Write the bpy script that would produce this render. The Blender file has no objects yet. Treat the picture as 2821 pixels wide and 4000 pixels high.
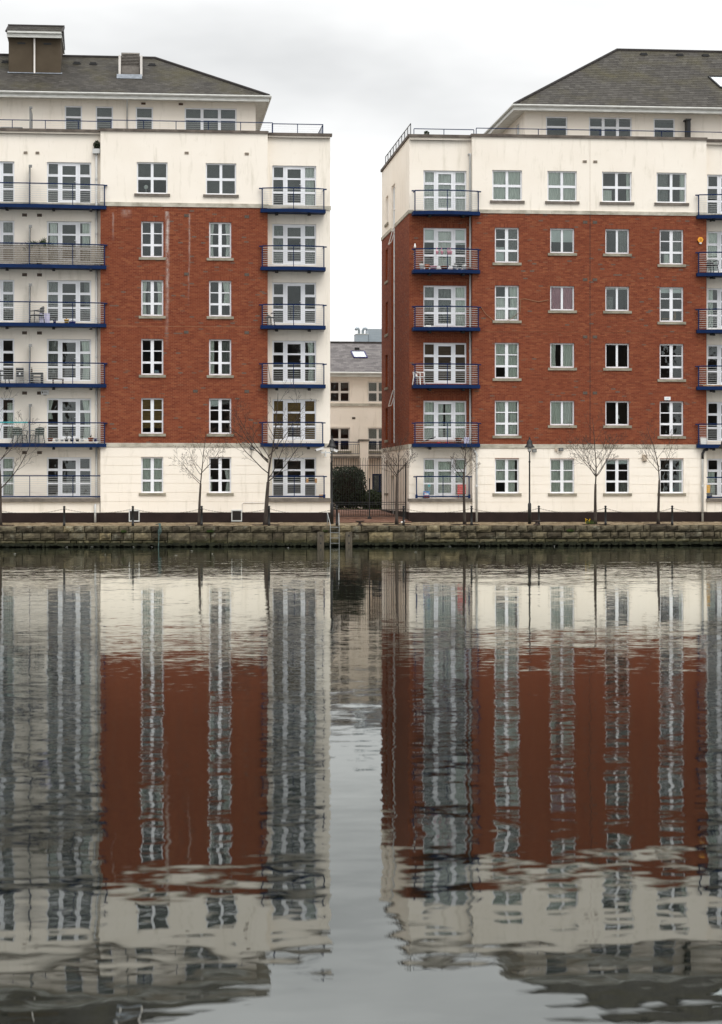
import bpy, math, random
from mathutils import Vector
random.seed(7)
R = math.radians
sc = bpy.context.scene
# ------------------------------------------------------------------ camera, sky, sun, exposure
cam_d = bpy.data.cameras.new('camera'); cam = bpy.data.objects.new('camera', cam_d)
sc.collection.objects.link(cam); sc.camera = cam
cam_d.sensor_fit = 'VERTICAL'; cam_d.sensor_height = 36.0; cam_d.lens = 77.4
cam_d.shift_y = -85.0/4000.0
cam_d.clip_start = 0.5; cam_d.clip_end = 3000
cam.location = (0, 0, 2.69); cam.rotation_euler = (R(90), 0, R(-5.9))
cam_d.dof.use_dof = True; cam_d.dof.focus_distance = 108.0; cam_d.dof.aperture_fstop = 2.8

SUN_EL, SUN_AZ = 56.0, 158.0
world = bpy.data.worlds.new('World'); sc.world = world; world.use_nodes = True
wn, wl = world.node_tree.nodes, world.node_tree.links
wn.clear()
wo = wn.new('ShaderNodeOutputWorld'); bg = wn.new('ShaderNodeBackground')
sky = wn.new('ShaderNodeTexSky'); sky.sky_type = 'NISHITA'; sky.sun_disc = False
sky.sun_elevation = R(SUN_EL); sky.sun_rotation = R(SUN_AZ)
bw = wn.new('ShaderNodeHueSaturation'); bw.inputs['Saturation'].default_value = 0.12
tc = wn.new('ShaderNodeTexCoord')
mp = wn.new('ShaderNodeMapping'); mp.inputs['Scale'].default_value = (1.0, 1.0, 2.6); mp.inputs['Location'].default_value = (0.37, 0.1, 0.0)
nz = wn.new('ShaderNodeTexNoise'); nz.inputs['Scale'].default_value = 3.4; nz.inputs['Detail'].default_value = 5; nz.inputs['Roughness'].default_value = 0.5
rp = wn.new('ShaderNodeValToRGB')
rp.color_ramp.elements[0].position = 0.33; rp.color_ramp.elements[0].color = (7.0, 7.15, 7.25, 1)
rp.color_ramp.elements[1].position = 0.70; rp.color_ramp.elements[1].color = (14.2, 14.25, 14.2, 1)
sx = wn.new('ShaderNodeSeparateXYZ')
zr = wn.new('ShaderNodeMapRange'); zr.inputs['From Min'].default_value = 0.2; zr.inputs['From Max'].default_value = 1.0
zr.inputs['To Min'].default_value = 1.0; zr.inputs['To Max'].default_value = 2.6
mul = wn.new('ShaderNodeMix'); mul.data_type = 'RGBA'; mul.blend_type = 'MULTIPLY'; mul.inputs[0].default_value = 1.0
mix = wn.new('ShaderNodeMix'); mix.data_type = 'RGBA'; mix.inputs[0].default_value = 0.88
wl.new(sky.outputs[0], bw.inputs['Color']); wl.new(tc.outputs['Generated'], mp.inputs[0]); wl.new(mp.outputs[0], nz.inputs['Vector'])
wl.new(nz.outputs['Fac'], rp.inputs[0]); wl.new(tc.outputs['Generated'], sx.inputs[0]); wl.new(sx.outputs[2], zr.inputs[0])
wl.new(rp.outputs[0], mul.inputs[6]); wl.new(zr.outputs[0], mul.inputs[7])
wl.new(bw.outputs[0], mix.inputs[6]); wl.new(mul.outputs[2], mix.inputs[7])
wl.new(mix.outputs[2], bg.inputs[0]); bg.inputs[1].default_value = 0.1; wl.new(bg.outputs[0], wo.inputs[0])

sun_d = bpy.data.lights.new('sun', 'SUN'); sun_d.energy = 1.5; sun_d.angle = R(35); sun_d.color = (1.0, 0.965, 0.91)
sun = bpy.data.objects.new('sun', sun_d); sc.collection.objects.link(sun)
_a, _e = R(SUN_AZ), R(SUN_EL)
_dir = Vector((math.sin(_a)*math.cos(_e), math.cos(_a)*math.cos(_e), math.sin(_e)))
sun.rotation_euler = _dir.to_track_quat('Z', 'Y').to_euler()
vs = sc.view_settings; vs.view_transform = 'Standard'; vs.look = 'None'; vs.gamma = 1.0; vs.exposure = 0.0; vs.use_curve_mapping = False

# ------------------------------------------------------------------ materials
MATS = {}
def nodes(name):
    m = bpy.data.materials.new(name); m.use_nodes = True
    nt = m.node_tree; nt.nodes.clear()
    out = nt.nodes.new('ShaderNodeOutputMaterial'); b = nt.nodes.new('ShaderNodeBsdfPrincipled')
    nt.links.new(b.outputs[0], out.inputs[0]); MATS[name] = m
    b.inputs['Specular IOR Level'].default_value = 0.15
    return m, nt, b, out
def pos_noise(nt, scale, detail=4, stretch=(1, 1, 1), rough=0.55, loc=(0, 0, 0)):
    g = nt.nodes.new('ShaderNodeNewGeometry'); mp = nt.nodes.new('ShaderNodeMapping')
    mp.inputs['Scale'].default_value = stretch; mp.inputs['Location'].default_value = loc
    n = nt.nodes.new('ShaderNodeTexNoise'); n.inputs['Scale'].default_value = scale
    n.inputs['Detail'].default_value = detail; n.inputs['Roughness'].default_value = rough
    nt.links.new(g.outputs['Position'], mp.inputs[0]); nt.links.new(mp.outputs[0], n.inputs['Vector'])
    return n
def ramp(nt, src, stops):
    r = nt.nodes.new('ShaderNodeValToRGB'); cr = r.color_ramp
    while len(cr.elements) < len(stops): cr.elements.new(0.5)
    for e, (p, c) in zip(cr.elements, stops):
        e.position = p; e.color = (c[0], c[1], c[2], 1)
    nt.links.new(src, r.inputs[0]); return r
def mixc(nt, f, a, b, mode='MIX'):
    m = nt.nodes.new('ShaderNodeMix'); m.data_type = 'RGBA'; m.blend_type = mode
    for sock, v in ((m.inputs[0], f), (m.inputs[6], a), (m.inputs[7], b)):
        if hasattr(v, 'is_linked') or hasattr(v, 'links'): nt.links.new(v, sock)
        elif isinstance(v, (int, float)): sock.default_value = v
        else: sock.default_value = (v[0], v[1], v[2], 1)
    return m.outputs[2]
def math_n(nt, op, a, b=0.0, clamp=False):
    m = nt.nodes.new('ShaderNodeMath'); m.operation = op; m.use_clamp = clamp
    for s, v in ((m.inputs[0], a), (m.inputs[1], b)):
        if isinstance(v, (int, float)): s.default_value = v
        else: nt.links.new(v, s)
    return m.outputs[0]
def pmat(name, c1, c2=None, scale=3.0, rough=0.7, metal=0.0, stretch=(1, 1, 1), bump=0.0, bscale=60, lo=0.35, hi=0.65, detail=5):
    m, nt, b, out = nodes(name)
    b.inputs['Roughness'].default_value = rough; b.inputs['Metallic'].default_value = metal
    if rough < 0.6: b.inputs['Specular IOR Level'].default_value = 0.4
    if c2 is None: c2 = tuple(x*0.8 for x in c1)
    n = pos_noise(nt, scale, detail, stretch)
    r = ramp(nt, n.outputs['Fac'], [(lo, c2), (hi, c1)])
    nt.links.new(r.outputs[0], b.inputs['Base Color'])
    if bump:
        n2 = pos_noise(nt, bscale, 3); bp = nt.nodes.new('ShaderNodeBump')
        bp.inputs['Strength'].default_value = bump; bp.inputs['Distance'].default_value = 0.01
        nt.links.new(n2.outputs['Fac'], bp.inputs['Height']); nt.links.new(bp.outputs[0], b.inputs['Normal'])
    return m

# render (cream), with faint vertical run-off staining
def cream(name, c, c2, stain):
    m, nt, b, out = nodes(name); b.inputs['Roughness'].default_value = 0.85
    n = pos_noise(nt, 0.55, 6); base = ramp(nt, n.outputs['Fac'], [(0.3, c2), (0.62, c)]).outputs[0]
    s = pos_noise(nt, 3.2, 6, (1.0, 1.0, 0.16), 0.65)
    f = ramp(nt, s.outputs['Fac'], [(0.55, (0, 0, 0)), (0.78, (0.7, 0.7, 0.7))]).outputs[0]
    col = mixc(nt, f, base, stain)
    s2 = pos_noise(nt, 1.3, 8, (1, 1, 0.8), 0.7, (4.2, 1, 0))
    f2 = ramp(nt, s2.outputs['Fac'], [(0.60, (0, 0, 0)), (0.78, (0.45, 0.45, 0.45))]).outputs[0]
    col = mixc(nt, f2, col, stain)
    nt.links.new(col, b.inputs['Base Color'])
    g = pos_noise(nt, 90, 2); bp = nt.nodes.new('ShaderNodeBump'); bp.inputs['Strength'].default_value = 0.25; bp.inputs['Distance'].default_value = 0.006
    nt.links.new(g.outputs['Fac'], bp.inputs['Height']); nt.links.new(bp.outputs[0], b.inputs['Normal'])
    return m
cream('cream', (0.87, 0.805, 0.715), (0.83, 0.76, 0.665), (0.58, 0.53, 0.43))
cream('cream_back', (0.87, 0.785, 0.69), (0.82, 0.735, 0.635), (0.56, 0.48, 0.38))

def rnd_mat(name, stops, use_obj=False, rough=0.85, big=None, stains=None):
    m, nt, b, out = nodes(name); b.inputs['Roughness'].default_value = rough
    if use_obj:
        a = nt.nodes.new('ShaderNodeObjectInfo'); src = a.outputs['Random']
    else:
        a = nt.nodes.new('ShaderNodeAttribute'); a.attribute_name = 'rnd'; src = a.outputs['Fac']
    col = ramp(nt, src, stops).outputs[0]
    if big:
        n = pos_noise(nt, big[0], 5); f = ramp(nt, n.outputs['Fac'], [(big[1], (0, 0, 0)), (big[2], (big[4],)*3)]).outputs[0]
        col = mixc(nt, f, col, big[3])
    if stains: col = stains(nt, col)
    fine = pos_noise(nt, 40, 3)
    col = mixc(nt, 0.35, col, ramp(nt, fine.outputs['Fac'], [(0.3, (0.55, 0.55, 0.55)), (0.7, (1.35, 1.35, 1.35))]).outputs[0], 'MULTIPLY')
    nt.links.new(col, b.inputs['Base Color'])
    return m
def efflorescence(nt, col):      # lime run-off marks below the weep holes of the left block
    g = nt.nodes.new('ShaderNodeNewGeometry'); s = nt.nodes.new('ShaderNodeSeparateXYZ'); nt.links.new(g.outputs['Position'], s.inputs[0])
    br = pos_noise(nt, 5.5, 5, (1, 1, 0.55), 0.7); wob = pos_noise(nt, 0.8, 2)
    for x0, w, zt, zb, k in ((1.66, 0.12, 16.5, 9.6, 0.75), (2.74, 0.06, 16.4, 11.6, 0.42), (-1.0, 0.07, 16.4, 14.9, 0.35), (-0.35, 0.3, 16.55, 16.1, 0.35)):
        xw = math_n(nt, 'ADD', s.outputs[0], math_n(nt, 'MULTIPLY', math_n(nt, 'SUBTRACT', wob.outputs['Fac'], 0.5), 0.16))
        d = math_n(nt, 'ABSOLUTE', math_n(nt, 'SUBTRACT', xw, x0))
        fx = math_n(nt, 'SUBTRACT', 1.0, math_n(nt, 'DIVIDE', d, w), True)
        mr = nt.nodes.new('ShaderNodeMapRange'); mr.inputs['From Min'].default_value = zb; mr.inputs['From Max'].default_value = zt - 0.35*(zt-zb)
        nt.links.new(s.outputs[2], mr.inputs[0])
        top = math_n(nt, 'LESS_THAN', s.outputs[2], zt)
        f = math_n(nt, 'MULTIPLY', math_n(nt, 'MULTIPLY', fx, mr.outputs[0]), top)
        n2 = math_n(nt, 'MULTIPLY', math_n(nt, 'SUBTRACT', br.outputs['Fac'], 0.30), 3.2, True)
        f = math_n(nt, 'MULTIPLY', math_n(nt, 'MULTIPLY', f, n2), k*1.6, True)
        col = mixc(nt, f, col, (0.52, 0.44, 0.40))
    return col
BR = [(0.0, (0.165, 0.043, 0.024)), (0.25, (0.196, 0.054, 0.028)), (0.5, (0.217, 0.061, 0.031)), (0.78, (0.240, 0.070, 0.035)), (0.92, (0.272, 0.090, 0.043)), (0.965, (0.18, 0.078, 0.050)), (1.0, (0.145, 0.102, 0.082))]
rnd_mat('brick', BR, big=(0.25, 0.42, 0.75, (0.18, 0.045, 0.022), 0.35), stains=efflorescence)
pmat('mortar', (0.38, 0.205, 0.118), (0.27, 0.13, 0.07), 1.2, 0.95)
pmat('brick_reveal', (0.25, 0.06, 0.025), (0.19, 0.046, 0.02), 6, 0.9)
def lichen(nt, col):
    n = pos_noise(nt, 0.42, 6, (1, 1, 1), 0.6, (3.1, 0, 0.7))
    f = ramp(nt, n.outputs['Fac'], [(0.46, (0, 0, 0)), (0.70, (0.65, 0.65, 0.65))]).outputs[0]
    col = mixc(nt, f, col, (0.072, 0.063, 0.030))
    n2 = pos_noise(nt, 0.9, 6, (1, 1, 1), 0.65, (8.0, 2, 1)); f2 = ramp(nt, n2.outputs['Fac'], [(0.50, (0, 0, 0)), (0.70, (0.6, 0.6, 0.6))]).outputs[0]
    col = mixc(nt, f2, col, (0.028, 0.025, 0.023))
    return col
SL = [(0.0, (0.042, 0.038, 0.033)), (0.35, (0.052, 0.047, 0.041)), (0.7, (0.061, 0.056, 0.049)), (1.0, (0.077, 0.071, 0.062))]
rnd_mat('slate', SL, rough=0.75, stains=lichen)
rnd_mat('slate_piece', SL, True, rough=0.75, stains=lichen)
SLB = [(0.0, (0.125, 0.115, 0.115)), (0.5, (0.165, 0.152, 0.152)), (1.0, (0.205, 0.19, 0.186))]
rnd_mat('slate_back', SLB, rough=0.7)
pmat('slate_under', (0.04, 0.037, 0.036), None, 2, 0.9)
pmat('ridge_dark', (0.045, 0.04, 0.04), (0.03, 0.027, 0.025), 3, 0.85)
pmat('stone', (0.52, 0.485, 0.41), (0.31, 0.285, 0.23), 1.6, 0.9, stretch=(1, 1, 2), lo=0.36, hi=0.6)
pmat('sill_stone', (0.33, 0.30, 0.235), (0.19, 0.17, 0.13), 4, 0.9, stretch=(0.6, 1, 2))
pmat('sill_dark', (0.19, 0.165, 0.14), (0.12, 0.105, 0.09), 4, 0.9)
pmat('coping', (0.16, 0.135, 0.115), (0.09, 0.075, 0.065), 2.5, 0.9)
pmat('plinth', (0.026, 0.016, 0.014), (0.018, 0.011, 0.010), 1.5, 0.7)
pmat('pvc', (0.80, 0.81, 0.84), (0.74, 0.75, 0.78), 2, 0.35)
pmat('pvc_old', (0.70, 0.66, 0.62), (0.62, 0.58, 0.54), 2, 0.4)
pmat('gutter_white', (0.66, 0.66, 0.63), (0.52, 0.52, 0.48), 2.5, 0.5, stretch=(1, 1, 4))
pmat('pipe_grey', (0.56, 0.565, 0.56), (0.44, 0.445, 0.43), 2.0, 0.5, stretch=(1, 1, 0.4))
pmat('blue', (0.003, 0.019, 0.078), (0.002, 0.014, 0.058), 2.2, 0.62)
pmat('wire', (0.66, 0.67, 0.66), (0.55, 0.56, 0.55), 20, 0.4, 0.2)
pmat('screen_grey', (0.25, 0.255, 0.25), (0.18, 0.18, 0.175), 3, 0.6)
pmat('black_metal', (0.014, 0.014, 0.015), (0.010, 0.010, 0.010), 6, 0.5)
pmat('rust_metal', (0.055, 0.035, 0.026), (0.025, 0.02, 0.018), 9, 0.75)
pmat('vent_brown', (0.13, 0.085, 0.065), (0.09, 0.06, 0.045), 8, 0.9)
pmat('vent_pale', (0.50, 0.42, 0.33), (0.40, 0.33, 0.26), 8, 0.9)
pmat('vent_grey', (0.17, 0.15, 0.13), (0.12, 0.105, 0.09), 8, 0.9)
pmat('lead', (0.20, 0.22, 0.25), (0.13, 0.145, 0.165), 5, 0.55)
pmat('lift_render', (0.092, 0.072, 0.050), (0.075, 0.058, 0.040), 1.3, 0.9)
pmat('louvre', (0.22, 0.20, 0.18), (0.16, 0.145, 0.13), 6, 0.7)
pmat('room_wall', (0.20, 0.18, 0.16), (0.17, 0.155, 0.14), 0.8, 0.9)
pmat('room_floor', (0.10, 0.07, 0.05), None, 2, 0.7)
pmat('curtain_sheer', (0.86, 0.87, 0.80), (0.68, 0.70, 0.63), 3, 0.9, stretch=(6, 1, 0.3))
pmat('curtain_white', (0.92, 0.91, 0.87), (0.78, 0.77, 0.72), 3, 0.9, stretch=(6, 1, 0.3))
pmat('curtain_dark', (0.30, 0.30, 0.285), (0.20, 0.20, 0.19), 7, 0.9, stretch=(3, 1, 1.4))
pmat('curtain_pink', (0.68, 0.30, 0.36), (0.52, 0.20, 0.26), 1.4, 0.9)
pmat('blind_brown', (0.27, 0.165, 0.065), (0.20, 0.12, 0.045), 2, 0.85, stretch=(0.4, 1, 18))
pmat('blind_umber', (0.17, 0.115, 0.085), (0.13, 0.085, 0.06), 2, 0.85, stretch=(0.4, 1, 18))
pmat('blind_grey', (0.17, 0.16, 0.155), (0.15, 0.14, 0.135), 2, 0.85)
pmat('blind_white', (0.80, 0.82, 0.80), (0.74, 0.76, 0.74), 2, 0.85)
pmat('bark', (0.075, 0.06, 0.05), (0.035, 0.028, 0.024), 9, 0.95, stretch=(1, 1, 0.25))
pmat('twig', (0.085, 0.060, 0.046), (0.05, 0.036, 0.029), 6, 0.95)
pmat('timber', (0.115, 0.098, 0.074), (0.06, 0.05, 0.038), 4, 0.9, stretch=(3, 3, 0.4))
pmat('steel', (0.34, 0.35, 0.34), (0.25, 0.255, 0.25), 5, 0.4, 0.5)
pmat('camera_white', (0.80, 0.80, 0.80), (0.7, 0.7, 0.7), 4, 0.4)
pmat('rope', (0.085, 0.13, 0.12), (0.04, 0.06, 0.055), 12, 0.9)
pmat('paving_red', (0.235, 0.135, 0.10), (0.17, 0.095, 0.07), 2.5, 0.9)
pmat('setts_bed', (0.085, 0.075, 0.055), (0.05, 0.045, 0.03), 3, 0.95)
rnd_mat('setts', [(0.0, (0.15, 0.115, 0.07)), (0.4, (0.26, 0.20, 0.125)), (0.75, (0.34, 0.255, 0.165)), (1.0, (0.42, 0.35, 0.24))], rough=0.85)
pmat('ground', (0.12, 0.11, 0.10), None, 0.3, 0.95)
pmat('grass', (0.055, 0.085, 0.022), (0.035, 0.055, 0.014), 6, 0.9)
pmat('leaf_dark', (0.026, 0.045, 0.017), (0.012, 0.022, 0.008), 5, 0.55)
pmat('leaf_mid', (0.045, 0.062, 0.026), (0.022, 0.032, 0.013), 5, 0.6)
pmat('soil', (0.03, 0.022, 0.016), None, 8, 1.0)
pmat('terracotta', (0.30, 0.10, 0.055), (0.22, 0.075, 0.04), 6, 0.8)
pmat('orange', (0.75, 0.17, 0.03), None, 4, 0.5)
pmat('pink', (0.72, 0.36, 0.44), (0.62, 0.28, 0.36), 4, 0.5)
pmat('white_plastic', (0.80, 0.79, 0.76), (0.72, 0.71, 0.68), 3, 0.45)
pmat('dark_plastic', (0.025, 0.026, 0.028), None, 4, 0.5)
pmat('green_plastic', (0.045, 0.068, 0.058), (0.032, 0.05, 0.043), 4, 0.45)
pmat('brown_wood', (0.075, 0.042, 0.03), (0.05, 0.028, 0.02), 6, 0.7, stretch=(1, 1, 4))
pmat('tan_wood', (0.42, 0.25, 0.12), (0.32, 0.18, 0.09), 6, 0.7)
pmat('yellow', (0.80, 0.42, 0.02), None, 4, 0.5)
pmat('purple', (0.03, 0.022, 0.14), None, 4, 0.5)
pmat('lilac', (0.52, 0.50, 0.66), (0.44, 0.42, 0.58), 4, 0.7)
pmat('teal', (0.05, 0.35, 0.38), None, 4, 0.6)
pmat('sky_blue', (0.07, 0.24, 0.55), None, 4, 0.6)
pmat('red', (0.55, 0.035, 0.03), (0.42, 0.025, 0.022), 3, 0.55)
pmat('amber', (0.85, 0.36, 0.03), None, 4, 0.4)
pmat('lettering', (0.10, 0.07, 0.04), None, 4, 0.8)
pmat('letter_cyan', (0.20, 0.48, 0.62), None, 4, 0.8)
pmat('reed', (0.24, 0.20, 0.155), (0.13, 0.105, 0.08), 14, 0.95, stretch=(5, 1, 0.2))
pmat('clad', (0.33, 0.38, 0.42), (0.29, 0.335, 0.37), 1.5, 0.5, stretch=(1, 1, 6))
pmat('feather', (0.85, 0.84, 0.80), None, 4, 0.8)
pmat('dandelion', (0.85, 0.55, 0.02), None, 4, 0.7)
pmat('algae', (0.022, 0.024, 0.012), (0.010, 0.011, 0.006), 5, 0.6)
pmat('cable', (0.33, 0.20, 0.12), None, 5, 0.8)
pmat('opposite_wall', (0.11, 0.085, 0.07), (0.085, 0.065, 0.055), 0.6, 0.9)
pmat('opposite_glass', (0.02, 0.022, 0.025), None, 2, 0.2)
# quay stone: grey limestone, lichen blotches above, dark green towards the water mark where weed grows
def quay_mat():
    m, nt, b, out = nodes('quay_stone'); b.inputs['Roughness'].default_value = 0.92
    oi = nt.nodes.new('ShaderNodeObjectInfo')
    base = ramp(nt, oi.outputs['Random'], [(0.0, (0.055, 0.045, 0.032)), (0.5, (0.10, 0.085, 0.057)), (0.85, (0.135, 0.116, 0.08)), (1.0, (0.21, 0.17, 0.10))]).outputs[0]
    n = pos_noise(nt, 3.5, 8, (1, 1, 1.2), 0.7); f = ramp(nt, n.outputs['Fac'], [(0.36, (0.30, 0.30, 0.29)), (0.68, (1.35, 1.33, 1.25))]).outputs[0]
    col = mixc(nt, 0.9, base, f, 'MULTIPLY')
    n2 = pos_noise(nt, 1.5, 7, (1, 1, 1), 0.7, (2, 1, 4)); f2 = ramp(nt, n2.outputs['Fac'], [(0.56, (0, 0, 0)), (0.72, (0.6, 0.6, 0.6))]).outputs[0]
    col = mixc(nt, f2, col, (0.27, 0.26, 0.20))
    n4 = pos_noise(nt, 2.6, 7, (1, 1, 0.5), 0.7, (7, 1, 1)); f4 = ramp(nt, n4.outputs['Fac'], [(0.52, (0, 0, 0)), (0.70, (0.8, 0.8, 0.8))]).outputs[0]
    col = mixc(nt, f4, col, (0.045, 0.038, 0.028))
    g = nt.nodes.new('ShaderNodeNewGeometry'); s = nt.nodes.new('ShaderNodeSeparateXYZ'); nt.links.new(g.outputs['Position'], s.inputs[0])
    n3 = pos_noise(nt, 2.2, 4)
    zz = math_n(nt, 'ADD', s.outputs[2], math_n(nt, 'MULTIPLY', math_n(nt, 'SUBTRACT', n3.outputs['Fac'], 0.5), 0.45))
    mr = nt.nodes.new('ShaderNodeMapRange'); mr.inputs['From Min'].default_value = 0.42; mr.inputs['From Max'].default_value = 0.12
    nt.links.new(zz, mr.inputs[0])
    col = mixc(nt, math_n(nt, 'MULTIPLY', mr.outputs[0], 0.8), col, (0.055, 0.056, 0.024))
    nt.links.new(col, b.inputs['Base Color'])
    nb = pos_noise(nt, 14, 6, (1, 1, 1), 0.65); bp = nt.nodes.new('ShaderNodeBump'); bp.inputs['Strength'].default_value = 0.8; bp.inputs['Distance'].default_value = 0.03
    nt.links.new(nb.outputs['Fac'], bp.inputs['Height']); nt.links.new(bp.outputs[0], b.inputs['Normal'])
quay_mat()
def glass_mat(name, k, tint):
    m, nt, b, out = nodes(name); nt.nodes.remove(b)
    t = nt.nodes.new('ShaderNodeBsdfTransparent'); t.inputs[0].default_value = tint
    g = nt.nodes.new('ShaderNodeBsdfGlossy'); g.inputs['Roughness'].default_value = 0.015; g.inputs['Color'].default_value = (0.95, 1.0, 1.0, 1)
    f = nt.nodes.new('ShaderNodeFresnel'); f.inputs['IOR'].default_value = 1.52
    fac = math_n(nt, 'MULTIPLY', f.outputs[0], k, True)
    n = pos_noise(nt, 1.6, 2); bp = nt.nodes.new('ShaderNodeBump'); bp.inputs['Strength'].default_value = 0.35; bp.inputs['Distance'].default_value = 0.01
    nt.links.new(n.outputs['Fac'], bp.inputs['Height']); nt.links.new(bp.outputs[0], g.inputs['Normal'])
    x = nt.nodes.new('ShaderNodeMixShader'); nt.links.new(fac, x.inputs[0]); nt.links.new(t.outputs[0], x.inputs[1]); nt.links.new(g.outputs[0], x.inputs[2])
    nt.links.new(x.outputs[0], out.inputs[0])
glass_mat('glass', 1.15, (0.90, 0.93, 0.92, 1))
glass_mat('skylight_glass', 4.0, (0.6, 0.6, 0.6, 1))
def water_mat():
    m, nt, b, out = nodes('water')
    nt.nodes.remove(b)
    gl = nt.nodes.new('ShaderNodeBsdfGlossy'); gl.inputs['Roughness'].default_value = 0.012; gl.inputs['Color'].default_value = (0.97, 1.0, 0.98, 1)
    deep = nt.nodes.new('ShaderNodeBsdfDiffuse'); deep.inputs['Color'].default_value = (0.0035, 0.0045, 0.003, 1)
    lw = nt.nodes.new('ShaderNodeLayerWeight'); lw.inputs['Blend'].default_value = 0.5
    fr = ramp(nt, lw.outputs['Facing'], [(p, (v, v, v)) for p, v in ((0.0, 0.03), (0.5, 0.10), (0.765, 0.30), (0.861, 0.33), (0.895, 0.39), (0.93, 0.59), (0.952, 0.85), (1.0, 1.0))])
    mx = nt.nodes.new('ShaderNodeMixShader'); nt.links.new(fr.outputs[0], mx.inputs[0]); nt.links.new(deep.outputs[0], mx.inputs[1]); nt.links.new(gl.outputs[0], mx.inputs[2])
    nt.links.new(mx.outputs[0], out.inputs[0]); b = gl
    def slope(scale, stretch, amp, loc, detail=2):
        n = pos_noise(nt, scale, detail, stretch, 0.5, loc)
        v = nt.nodes.new('ShaderNodeVectorMath'); v.operation = 'SUBTRACT'; v.inputs[1].default_value = (0.5, 0.5, 0.5)
        nt.links.new(n.outputs['Color'], v.inputs[0])
        w = nt.nodes.new('ShaderNodeVectorMath'); w.operation = 'MULTIPLY'; w.inputs[1].default_value = (amp[0], amp[1], 0)
        nt.links.new(v.outputs[0], w.inputs[0]); return w.outputs[0]
    def add(a, c):
        v = nt.nodes.new('ShaderNodeVectorMath'); v.operation = 'ADD'; nt.links.new(a, v.inputs[0]); nt.links.new(c, v.inputs[1]); return v.outputs[0]
    s1 = slope(1.0, (0.42, 0.95, 1), (0.016, 0.023), (0, 0, 0))
    s2 = slope(1.0, (2.0, 4.5, 1), (0.018, 0.033), (11, 3, 0))
    s3 = slope(1.0, (0.10, 0.16, 1), (0.004, 0.010), (5, 9, 0))
    s4 = slope(1.0, (5.0, 15.0, 1), (0.020, 0.040), (3, 7, 0), 1)
    patch = pos_noise(nt, 0.055, 3, (1.0, 0.6, 1), 0.5, (2.0, 1.3, 0))
    pf = nt.nodes.new('ShaderNodeMapRange'); pf.inputs['From Min'].default_value = 0.38; pf.inputs['From Max'].default_value = 0.62
    pf.inputs['To Min'].default_value = 0.45; pf.inputs['To Max'].default_value = 1.25
    nt.links.new(patch.outputs['Fac'], pf.inputs[0])
    sc_ = nt.nodes.new('ShaderNodeVectorMath'); sc_.operation = 'SCALE'; gp = nt.nodes.new('ShaderNodeNewGeometry'); sp = nt.nodes.new('ShaderNodeSeparateXYZ'); nt.links.new(gp.outputs['Position'], sp.inputs[0])
    calm = nt.nodes.new('ShaderNodeMapRange'); calm.inputs['From Min'].default_value = 13; calm.inputs['From Max'].default_value = 30; calm.inputs['To Min'].default_value = 0.2; nt.links.new(sp.outputs[1], calm.inputs[0])
    s4c = nt.nodes.new('ShaderNodeVectorMath'); s4c.operation = 'SCALE'; nt.links.new(s4, s4c.inputs[0]); nt.links.new(calm.outputs[0], s4c.inputs['Scale'])
    nt.links.new(add(add(s1, s2), s4c.outputs[0]), sc_.inputs[0]); nt.links.new(pf.outputs[0], sc_.inputs['Scale'])
    tot = add(sc_.outputs[0], s3)
    g = nt.nodes.new('ShaderNodeNewGeometry')
    nn = nt.nodes.new('ShaderNodeVectorMath'); nn.operation = 'NORMALIZE'
    nt.links.new(add(g.outputs['Normal'], tot), nn.inputs[0]); nt.links.new(nn.outputs[0], b.inputs['Normal'])
water_mat()

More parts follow.
